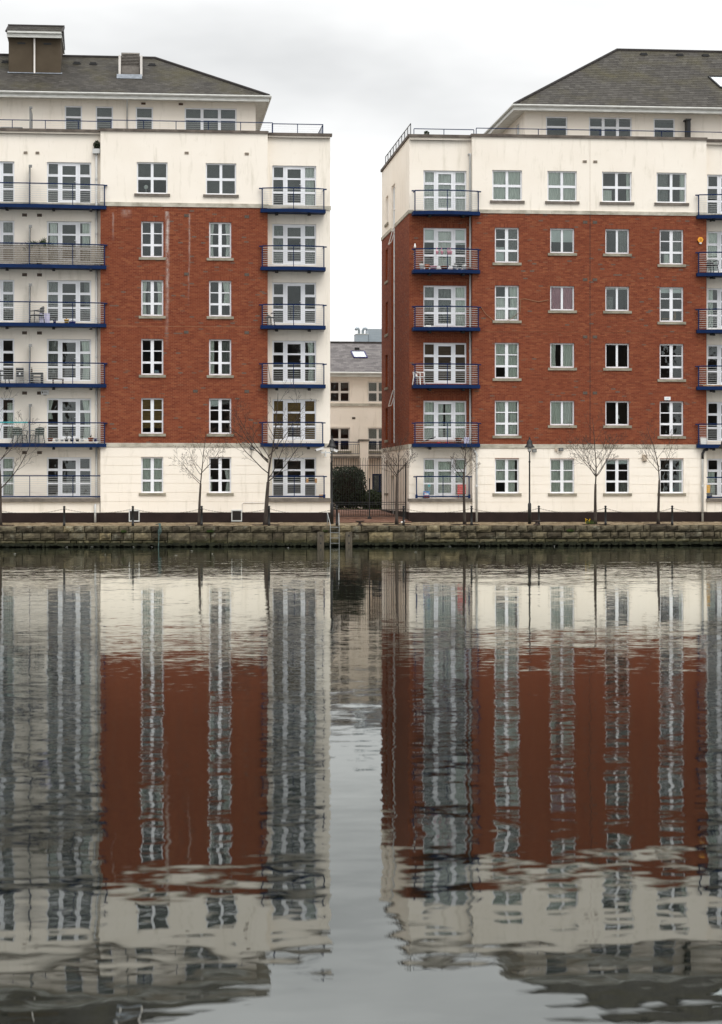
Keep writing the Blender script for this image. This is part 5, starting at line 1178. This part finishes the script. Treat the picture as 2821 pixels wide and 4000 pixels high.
tuft(22.22, 105.9, 1.02, 'green weeds with yellow dandelions at the foot of a bare tree', 140, 5, 0.22)
tuft(3.62, YQ-0.03, 0.70, 'green weed growing from the quay wall joint below the slim tree', 120, 0, 0.15)
tuft(-0.45, YQ-0.04, 0.70, 'green weed growing from the quay wall joint below the first grille', 90, 0, 0.13)
tuft(9.12, YQ-0.03, 0.72, 'green weed growing from the quay wall beside the ladder', 90, 0, 0.12)
tuft(21.0, YQ-0.03, 0.70, 'pale grass patch on the quay wall below the right block', 110, 0, 0.16)
for fx, fy in ((-3.13, 104.3), (-1.97, 104.25), (0.0, 104.3), (0.86, 104.35), (-4.97, 93.66), (-1.18, 92.63), (1.74, 90.76), (2.56, 97.34), (3.30, 92.86), (7.16, 102.28), (15.0, 103.9), (12.13, 94.5), (16.45, 104.2), (20.08, 104.1)):
    m = MB(place(fx, fy, 0.006, random.random()*3)); n = 7
    for s in (-1, 1):
        for k in range(n-1):
            a0, a1 = k/(n-1), (k+1)/(n-1); w0, w1 = 0.028*math.sin(math.pi*min(1, a0+0.08)), 0.028*math.sin(math.pi*min(1, a1)); m.face([(-0.06+0.12*a0, 0, 0.012), (-0.06+0.12*a1, 0, 0.014), (-0.06+0.12*a1, s*w1, 0.02), (-0.06+0.12*a0, s*w0, 0.02)])
    tag(obj('feather', m, 'feather'), 'tiny white feather floating on the water', 'feather', 'white feathers floating near the quay')

# ------------------------------------------------------------------ things on the balconies
def pot(x, y, z, r, h, mat, label, plant=None, name='plant_pot', group=None):
    t = thing(name, label, 'plant pot', (x, y, z), group); P_ = place(x, y, z)
    m = MB(P_); m.lathe([(r*0.72, 0), (r, h*0.82), (r*1.1, h*0.83), (r*1.1, h), (r*0.9, h), (r*0.88, h*0.9)], 0, 0, 12); obj('pot', m, mat, t, True)
    m = MB(P_); m.lathe([(r*0.87, h*0.9), (r*0.3, h*0.93)], 0, 0, 10); obj('soil', m, 'soil', t)
    if plant:
        m = MB()
        for _ in range(plant[0]):
            a = random.random()*6.28; ll = plant[1]*(0.5+0.6*random.random()); d = Vector((math.cos(a)*plant[2], math.sin(a)*plant[2], 1)).normalized(); p = Vector((x, y, z+h*0.9)); q = p+d*ll*0.6; e = q+Vector((d.x*1.5, d.y*1.5, d.z*0.2)).normalized()*ll*0.4; w = Vector((-d.y, d.x, 0)).normalized()*0.014 if abs(d.x)+abs(d.y) > 1e-3 else Vector((0.014, 0, 0))
            i = len(m.v); m.v += [tuple(p), tuple(q-w), tuple(q+w), tuple(e)]; m.f += [[i, i+1, i+2], [i+1, i+3, i+2]]; m.a += [.5, .5]
        obj('leaves', m, plant[3], t)
    return t
yb = Yr-0.62
# left block, long balconies
z4 = 13.77
t = pot(-4.62, yb+0.1, z4, 0.17, 0.36, 'dark_plastic', 'potted palm standing behind the reed screen on the long balcony'); m = MB()
for k in range(26):
    a = k*2.4; el = random.uniform(0.2, 1.1); ln = random.uniform(0.55, 0.95); prev = None; pts = []
    for i in range(7):
        s = i/6; pts.append(Vector((-4.62+math.cos(a)*ln*s*math.cos(el)*1.0, yb+0.1+0.5*math.sin(a)*ln*s, z4+0.95+ln*s*math.sin(el)-0.55*ln*s*s)))
    for i in range(1, 6):
        for s in (-1, 1):
            p = pts[i]; d = (pts[i+1]-pts[i]).normalized(); sd = Vector((-d.z, 0.2*s, d.x))*s; i0 = len(m.v); m.v += [tuple(p), tuple(p+d*0.05), tuple(p+d*0.13+sd*0.15)]; m.f.append([i0, i0+1, i0+2]); m.a.append(.5)
    m.tube([tuple(p) for p in pts], 0.008, 4)
m.tube([(-4.62, yb+0.1, z4+0.3), (-4.62, yb+0.1, z4+1.0)], 0.04, 6); obj('fronds', m, 'leaf_mid', t)
m = MB(front(Yr))                                   # reed screen, tied inside the railing
x = -8.6
while x < -1.5:
    tt = max(0, ((x+8.9)/7.57-0.45)/0.55); d = 0.95-0.35*tt*tt-0.11; m.box(x, x+0.016, -d, -d+0.012, 13.80+0.03*random.random(), 14.70+0.10*random.random()); x += 0.021
tag(obj('reed_screen', m, 'reed'), 'weathered brown reed screen tied along the fourth floor long balcony', 'reed screen')
def chair(x, y, z, rz, mat, label, h=0.80, w=0.52, name='garden_chair', group=None):
    t = thing(name, label, 'chair', (x, y, z), group); P_ = place(x, y, z, rz)
    m = MB(P_); m.box(-w/2, w/2, -w/2, w/2, 0.38, 0.42); obj('seat', m, mat, t)
    m = MB(P_); n = 8
    for i in range(n):
        a0, a1 = i/n, (i+1)/n; f_ = lambda a: (-w/2+w*a, w/2-0.02+0.05*math.sin(math.pi*a)+0.04, 0)
        p, q = f_(a0), f_(a1); m.face([(p[0], w/2-0.02, 0.42), (q[0], w/2-0.02, 0.42), (q[0], q[1], h-0.06*abs(2*a1-1)**2), (p[0], p[1], h-0.06*abs(2*a0-1)**2)])
    obj('backrest', m, mat, t)
    for sx in (-1, 1):
        m = MB(P_); m.tube([(sx*w/2, w/2, 0.62), (sx*(w/2+0.02), 0, 0.64), (sx*(w/2+0.01), -w/2, 0.61), (sx*w/2, -w/2, 0.40)], 0.025, 6); obj('armrest', m, mat, t)
        for sy_ in (-1, 1): m = MB(P_); m.tube([(sx*(w/2-0.03), sy_*(w/2-0.03), 0.39), (sx*(w/2+0.02), sy_*(w/2+0.02), 0.0)], [0.03, 0.02], 6); obj('leg', m, mat, t)
    return t
z1 = 5.0
chair(-5.55, yb+0.1, z1, 0.5, 'green_plastic', 'dark green plastic chair left of the divider on the first floor long balcony')
chair(-4.72, yb+0.1, z1, -0.5, 'green_plastic', 'dark green plastic chair right of the divider on the first floor long balcony')
plab = ['brown pot at the left end of the flower row on the long first floor balcony', 'small white pot second in the flower row', 'small white pot third in the flower row', 'dark pot fourth in the flower row', 'dark pot behind the middle post of the flower row', 'black pot sixth in the flower row', 'white pot with seedling seventh in the flower row', 'terracotta pot near the right end of the flower row', 'blue pot at the right end of the flower row']
for k, (x, mt, r, h) in enumerate(((-4.07, 'terracotta', .13, .17), (-3.75, 'white_plastic', .09, .15), (-3.5, 'white_plastic', .08, .12), (-3.28, 'dark_plastic', .10, .15), (-3.02, 'dark_plastic', .10, .16), (-2.75, 'dark_plastic', .09, .15), (-2.52, 'white_plastic', .08, .13), (-2.1, 'terracotta', .13, .2), (-1.87, 'purple', .09, .16))):
    pot(x, yb+0.08, z1+0.08, r, h, mt, plab[k], (14, 0.28, 0.5, 'leaf_mid') if k in (0, 3, 4, 6, 7) else None, group='pots in a row on the first floor long balcony')
t = thing('white_bench', 'low white bench carrying the row of flower pots', 'bench', (-3.0, yb+0.1, z1)); m = MB(); m.box(-4.0, -1.7, yb, yb+0.22, z1+0.05, z1+0.08); obj('bench_top', m, 'white_plastic', t)
for x in (-3.9, -2.9, -1.8): m = MB(); m.box(x-0.03, x+0.03, yb+0.02, yb+0.2, z1, z1+0.05); obj('leg', m, 'white_plastic', t)
z2 = 7.93
t = thing('gas_barbecue', 'dark covered gas barbecue on thin legs left of the divider', 'barbecue', (-5.6, yb+.2, z2)); m = MB(); m.box(-5.72, -5.40, yb+.1, yb+.4, z2+0.34, z2+0.62); obj('cabinet', m, 'dark_plastic', t)
m = MB(); m.prism([(-5.75, yb+.08), (-5.38, yb+.08), (-5.38, yb+.42), (-5.75, yb+.42)], z2+0.66, z2+0.78); obj('hood', m, 'dark_plastic', t); m = MB(); m.box(-5.60, -5.52, yb+0.09, yb+0.098, z2+0.42, z2+0.55); obj('sticker', m, 'camera_white', t)
for sx in (-5.74, -5.38):
    for yy in (yb+.1, yb+.4): m = MB(); m.tube([(sx, yy, z2), (sx, yy, z2+0.66)], 0.012, 5); obj('leg', m, 'steel', t)
t = thing('workbench', 'dark folding workbench with a bottle on top right of the divider', 'workbench', (-4.7, yb+.2, z2)); m = MB(); m.box(-5.02, -4.42, yb, yb+.4, z2+0.46, z2+0.55); obj('top', m, 'dark_plastic', t)
for sx in (-4.96, -4.48): m = MB(); m.prism([(sx-.06, yb+.02), (sx+.06, yb+.02), (sx+.06, yb+.38), (sx-.06, yb+.38)], z2, z2+0.46); obj('leg', m, 'dark_plastic', t)
m = MB(); m.box(-4.9, -4.54, yb+.05, yb+.35, z2+0.3, z2+0.36); obj('shelf', m, 'dark_plastic', t)
m = MB(place(-4.98, yb+.2, z2+0.55)); m.lathe([(0.035, 0), (0.035, 0.15), (0.012, 0.2), (0.012, 0.27)], 0, 0, 10); tag(obj('bottle', m, 'brown_wood', None, True), 'brown bottle standing on the dark workbench', 'bottle')
t = thing('wooden_stool', 'low brown wooden stool in front of the second floor french window', 'stool', (-3.7, yb+.2, z2)); m = MB(); m.box(-3.98, -3.42, yb+.05, yb+.35, z2+0.20, z2+0.25); obj('seat', m, 'brown_wood', t)
for sx in (-3.94, -3.46):
    for yy in (yb+.08, yb+.32): m = MB(); m.box(sx-.03, sx+.03, yy-.02, yy+.02, z2, z2+0.20); obj('leg', m, 'brown_wood', t)
chair(-6.38, yb+.15, z2, 1.2, 'dark_plastic', 'dark metal chair at the left picture edge on the second floor balcony', 0.75, 0.45)
z3 = 10.9
t = chair(-4.72, yb+.15, z3, -1.1, 'dark_plastic', 'dark tubular chair beside the divider on the third floor long balcony', 0.85)
m = MB(); n = 8
for i in range(n): m.face([(-4.60+0.5*i/n, yb+.12+0.03*math.sin(i*1.9), z3+0.02), (-4.60+0.5*(i+1)/n, yb+.12+0.03*math.sin((i+1)*1.9), z3+0.02), (-4.60+0.5*(i+1)/n, yb+.2+0.02*math.sin((i+1)*1.9), z3+0.50), (-4.60+0.5*i/n, yb+.2+0.02*math.sin(i*1.9), z3+0.50)])
tag(obj('towel', m, 'lilac', None, True), 'lilac cloth hanging beside the chair on the third floor long balcony', 'towel')
pot(-3.28, yb+.1, z3, 0.12, 0.2, 'yellow', 'yellow pot with dry stalks on the third floor long balcony', (20, 0.15, 0.4, 'tan_wood'))
m = MB(place(-3.0, yb+.1, z3)); m.lathe([(0.14, 0), (0.17, 0.06), (0.17, 0.12), (0.06, 0.15)], 0, 0, 12); tag(obj('bowl', m, 'purple', None, True), 'dark purple tub beside the yellow pot', 'tub')
pot(-3.86, yb+.1, z3, 0.08, 0.16, 'purple', 'small purple pot with green plant left of the yellow pot', (24, 0.18, 0.5, 'leaf_mid'))
# left block, right-hand balconies
chair(6.72, yb+.2, 10.88, 0.4, 'dark_plastic', 'dark chair in the left corner of the third floor balcony by the brick', 0.55, 0.38)
m = MB(); m.tube([(6.66, Yr-.05, 9.05), (6.80, yb+.1, 7.97)], 0.016, 5); tag(obj('pole', m, 'vent_grey'), 'thin dark pole leaning in the corner of the second floor balcony', 'pole')
for k, x in enumerate((8.62, 9.05)):
    t = thing('rail_planter', ('left', 'right')[k]+' small orange planter hung on the ground floor railing by the gate', 'planter', (x, Yr-.5, 3.1)); m = MB(); m.box(x-.05, x+.05, Yr-.47, Yr-.38, 3.06, 3.28); obj('box', m, 'tan_wood', t); m = MB(); m.box(x-.055, x+.055, Yr-.475, Yr-.375, 3.285, 3.31); obj('rim', m, 'white_plastic', t)
m = MB(); m.box(9.22, 9.46, Yr-.4, Yr-.2, 2.31, 2.48); tag(obj('storage_box', m, 'tan_wood'), 'pale wooden box in the right corner of the ground floor terrace', 'box')
t = pot(-1.82, Yr-.13, 19.56, 0.13, 0.05, 'soil', 'green shrub sprouting from the rain hopper of the left block', None, 'hopper_plant'); m = MB(); leaf_cloud(m, -1.80, Yr-.13, 19.80, 0.17, 0.12, 0.20, 260, 0.05); obj('foliage', m, 'leaf_dark', t); t['category'] = 'plant'
# right block balconies
z4 = 13.73; xs_ = [14.35, 14.62, 14.93, 15.5, 16.02, 16.26, 16.50, 16.78]
pl2 = ['white pot at the left of the fourth floor flower row', 'bright orange pot beside the left white pot', 'wide pink trough in the fourth floor flower row', 'wide terracotta trough behind the middle railing post', 'white pot right of the terracotta trough', 'low white bowl between two white pots', 'tall white pot with a seedling in the flower row', 'dark red pot at the right end of the fourth floor row']
for k, (x, mt, r, h) in enumerate(zip(xs_, ('white_plastic', 'orange', 'pink', 'terracotta', 'white_plastic', 'white_plastic', 'white_plastic', 'terracotta'), (.12, .12, .19, .2, .12, .1, .1, .1), (.28, .24, .18, .18, .24, .12, .26, .14))):
    pot(x, yb+.05, z4, r, h, mt, pl2[k], (16, 0.25, 0.4, 'leaf_mid') if k in (0, 4, 6) else None, group='pots in a row on the fourth floor balcony')
pl3 = ['leftmost pink hanging pot on the fourth floor handrail', 'second pink hanging pot on the fourth floor handrail', 'third pink hanging pot, left of the close pair', 'rightmost pink hanging pot on the fourth floor handrail']
for k, x in enumerate((15.07, 15.31, 15.64, 15.76)):
    yy = Yr-0.99; t = thing('hanging_pot', pl3[k], 'plant pot', (x, yy, 14.48), 'pink pots hung on the handrail'); m = MB(place(x, yy, 14.46)); m.lathe([(0.05, 0), (0.075, 0.16), (0.078, 0.17)], 0, 0, 10); obj('pot', m, 'pink', t, True)
    m = MB(); m.tube([(x-.05, yy, 14.62), (x-.02, yy+.02, 14.79), (x+.03, yy+.06, 14.78)], 0.012, 5); obj('hook', m, 'pink', t)
m = MB(place(13.99, Yr-.70, 14.79)); m.lathe([(0.05, 0), (0.06, 0.10), (0.03, 0.16), (0.035, 0.22)], 0, 0, 10); tag(obj('lantern', m, 'white_plastic', None, True), 'small white lantern on the left end of the fourth floor handrail', 'lantern')
m = MB(); m.box(14.42, 14.95, yb-.1, yb+.2, 10.86, 10.885); m.box(14.55, 14.8, yb-.05, yb+.15, 10.887, 10.95); tag(obj('newspaper', m, 'white_plastic'), 'crumpled pale newspaper lying on the third floor balcony', 'newspaper')
chair(14.22, yb+.22, 7.97, 0.9, 'white_plastic', 'white plastic chair in the left corner of the second floor balcony', 0.62, 0.42)
m = MB(); m.tube([(14.35, yb, 5.10), (15.05, yb+.1, 5.36)], 0.03, 6); tag(obj('parasol', m, 'dark_plastic'), 'folded dark parasol lying aslant on the first floor balcony', 'parasol')
pot(16.22, yb+.1, 5.03, 0.16, 0.28, 'terracotta', 'broad terracotta pot on the first floor balcony'); m = MB(); m.box(16.5, 16.75, yb+.05, yb+.2, 5.04, 5.36); tag(obj('bag', m, 'lilac'), 'pale carrier bag right of the broad terracotta pot', 'bag')
for k, x in enumerate((15.2, 15.62)): m = MB(place(x, yb+.05, 5.035)); m.lathe([(0.08, 0), (0.1, .05), (0.04, .07)], 0, 0, 8); tag(obj('shoe', m, 'red', None, True), ('left', 'right')[k]+' red shoe on the first floor balcony floor', 'shoe', 'red shoes')
t = thing('detergent_box', 'colourful blue and orange carton at the left of the ground floor balcony', 'box', (14.63, Yr-.3, 2.3)); m = MB(); m.box(14.47, 14.78, Yr-.34, Yr-.2, 2.29, 2.64); obj('carton', m, 'sky_blue', t)
m = MB(); m.box(14.48, 14.77, Yr-.344, Yr-.341, 2.31, 2.43); obj('printed_band', m, 'orange', t); m = MB(); m.box(14.53, 14.72, Yr-.346, Yr-.3415, 2.455, 2.53); obj('printed_panel', m, 'curtain_white', t); m = MB(); m.box(14.5, 14.6, Yr-.346, Yr-.3415, 2.56, 2.60); obj('printed_panel', m, 'red', t)
m = MB(); m.box(14.70, 14.82, Yr-.32, Yr-.24, 2.86, 2.98); tag(obj('notice', m, 'teal'), 'small teal card inside the ground floor balcony railing', 'card')
t = thing('red_board', 'bright red slatted board leaning on the ground floor balcony railing', 'board', (16.4, Yr-.3, 2.5)); 
for k in range(8): m = MB(); m.box(16.19, 16.62, Yr-.33, Yr-.31, 2.50+k*0.06, 2.553+k*0.06); obj('slat', m, 'red', t)
for x in (16.25, 16.56): m = MB(); m.box(x-.02, x+.02, Yr-.308, Yr-.29, 2.3, 2.98); obj('batten', m, 'red', t)
chair(29.25, yb+.2, 13.72, 0.3, 'dark_plastic', 'dark chair on the fourth floor balcony at the right picture edge', 0.62, 0.42)
m = MB(); m.box(28.6, 28.9, yb, yb+.3, 5.02, 5.32); m.box(28.58, 28.92, yb-.02, yb+.32, 5.33, 5.36); tag(obj('storage_box', m, 'white_plastic'), 'white lidded box on the first floor balcony at the right edge', 'box')
m = MB(); m.box(28.85, 29.25, Yr-.4, Yr-.12, 2.29, 2.5); m.box(28.83, 29.27, Yr-.42, Yr-.1, 2.505, 2.54); tag(obj('planter_box', m, 'dark_plastic'), 'black trough on the ground floor balcony at the right edge', 'trough')
m = MB(); m.box(29.02, 29.2, Yr-.2, Yr-.08, 2.55, 2.95); tag(obj('sack', m, 'yellow'), 'yellow sack behind the black trough at the right edge', 'sack')
m = MB(); m.box(28.7, 29.7, yb-.1, yb+.1, 7.97, 8.02); tag(obj('plank', m, 'tan_wood'), 'pale plank lying on the second floor balcony at the right edge', 'plank')
t = thing('terrace_shrub', 'small dark shrub on the roof terrace corner of the right block', 'plant', (14.72, Yr+.35, 20.4)); m = MB(); leaf_cloud(m, 14.72, Yr+.35, 20.68, 0.14, 0.12, 0.17, 240, 0.05); obj('foliage', m, 'leaf_mid', t); m = MB(place(14.72, Yr+.35, 20.3)); m.lathe([(0.1, 0), (0.13, 0.25)], 0, 0, 10); obj('pot', m, 'terracotta', t)
t = thing('terrace_bench', 'low bench on the roof terrace of the left block', 'bench', (-6.2, Yr+1, 20.3)); m = MB(); m.box(-6.6, -5.5, Yr+1, Yr+1.4, 20.74, 20.78); obj('seat', m, 'screen_grey', t)
for x in (-6.5, -5.6): m = MB(); m.box(x-.03, x+.03, Yr+1.05, Yr+1.35, 20.3, 20.74); obj('leg', m, 'screen_grey', t)
m = MB(); blob(m, 13.1, 107.0, 1.12, 0.10, 0.06, 0.05, 10); blob(m, 13.19, 107.0, 1.18, 0.04, 0.04, 0.035, 8); tag(obj('litter', m, 'white_plastic', None, True), 'small crumpled white litter on the paving by the gate bollard', 'litter')

# things seen on the window boards inside, and a faded stretch of handrail
m = MB(front(Yr)); m.tube([(-6.9, -0.893, 6.012), (-5.16, -0.893, 6.012)], 0.034, 8); obj('faded_handrail', m, 'teal', L)
def inside(x, y, z): return place(x, y, z)
def table_lamp(x, z, label):
    t = thing('table_lamp', label, 'lamp', (x, Yb+0.36, z)); P_ = place(x, Yb+0.36, z)
    m = MB(P_); m.lathe([(0.07, 0), (0.06, 0.02), (0.02, 0.05), (0.018, 0.22)], 0, 0, 10); obj('lamp_base', m, 'white_plastic', t, True)
    m = MB(P_); m.lathe([(0.13, 0.22), (0.085, 0.40), (0.08, 0.41)], 0, 0, 14); obj('lamp_shade', m, 'curtain_white', t, True)
table_lamp(24.42, 6.10, 'white shaded table lamp inside the dark first floor window above the dandelion tree')
table_lamp(18.42, 14.25, 'pale shaded lamp inside the leftmost fourth floor brick window of the right block')
t = thing('book_stack', 'stack of pale books inside the second floor window beside the left downpipe', 'books', (1.15, Yb+0.3, 8.48))
for k in range(5): m = MB(place(1.15+0.01*(k % 2), Yb+0.3, 8.48)); m.box(-0.13, 0.12-0.01*k, -0.08, 0.08, k*0.035, k*0.035+0.03); obj('book', m, ('white_plastic', 'lilac', 'teal', 'white_plastic', 'sky_blue')[k], t)
t = thing('wooden_chair', 'pale wooden chair inside the third floor window nearest the right-hand balconies', 'chair', (27.2, Yb+0.5, 10.75))
m = MB(); m.box(26.72, 27.45, Yb+0.38, Yb+0.72, 11.38, 11.44); obj('seat', m, 'tan_wood', t); m = MB(); m.box(27.36, 27.46, Yb+0.36, Yb+0.72, 11.44, 11.78); obj('backrest', m, 'tan_wood', t)
for x in (26.76, 27.41):
    for y in (Yb+0.41, Yb+0.69): m = MB(); m.box(x-.025, x+.025, y-.025, y+.025, 10.76, 11.38); obj('leg', m, 'tan_wood', t)
for k, (x, mt, lab) in enumerate(((26.80, 'white_plastic', 'white jar inside the ground floor window behind the rightmost tree'), (27.28, 'teal', 'teal bottle inside the ground floor window behind the rightmost tree'))):
    m = MB(place(x, Yb+0.32, 2.62)); m.lathe([(0.04, 0), (0.045, 0.12), (0.02, 0.17), (0.018, 0.22)], 0, 0, 10); tag(obj('bottle', m, mt, None, True), lab, 'bottle')
t = pot(24.60, Yb+0.34, 14.74, 0.09, 0.14, 'white_plastic', 'leafy pot plant inside the fourth floor window right of the movement joint', (40, 0.5, 0.35, 'leaf_mid'))
for k, x in enumerate((0.62, 4.62)):
    t = thing('desk_lamp', ('white round lamp', 'small pale lamp')[k]+' inside the '+('left', 'right')[k]+' top floor window of the left block', 'lamp', (x, Yb+0.3, 17.45)); m = MB(place(x, Yb+0.3, 17.45)); m.lathe([(0.05, 0), (0.012, 0.03), (0.012, 0.16)], 0, 0, 8); obj('stand', m, 'white_plastic', t); m = MB(); blob(m, x, Yb+0.3, 17.72, 0.11, 0.09, 0.11, 12); obj('globe', m, 'curtain_white', t, True)

# ------------------------------------------------------------------ the bank behind the photographer, seen only as reflections in the panes
for k, (x0, x1, y0, h) in enumerate(((-75, -38, -24, 18.0), (-34, -8, -22, 20.5), (-4, 22, -26, 18.5), (26, 60, -23, 20.0), (66, 110, -26, 18.0))):
    t = thing('opposite_building', ('far left', 'left', 'middle', 'right', 'far right')[k]+' dark apartment block on the opposite bank, behind the viewer', 'building', ((x0+x1)/2, y0, 1.0), 'blocks on the opposite bank')
    m = MB(); m.box(x0, x1, y0-12, y0, 1.0, h); m.prism([(x0+3, y0-9), (x1-3, y0-9), (x1-3, y0-3), (x0+3, y0-3)], h, h+2.2); obj('wall', m, 'opposite_wall', t)
    x = x0+2; me_ = None
    while x < x1-2:
        for z in range(6):
            if me_ is None: m = MB(); m.box(0, 1.3, -0.02, 0.05, 0, 1.8); me_ = m.mesh('window')
            link('window', me_, 'opposite_glass', t, Vector((x, y0, 2.6+z*2.95))-t.location)
        x += 3.1
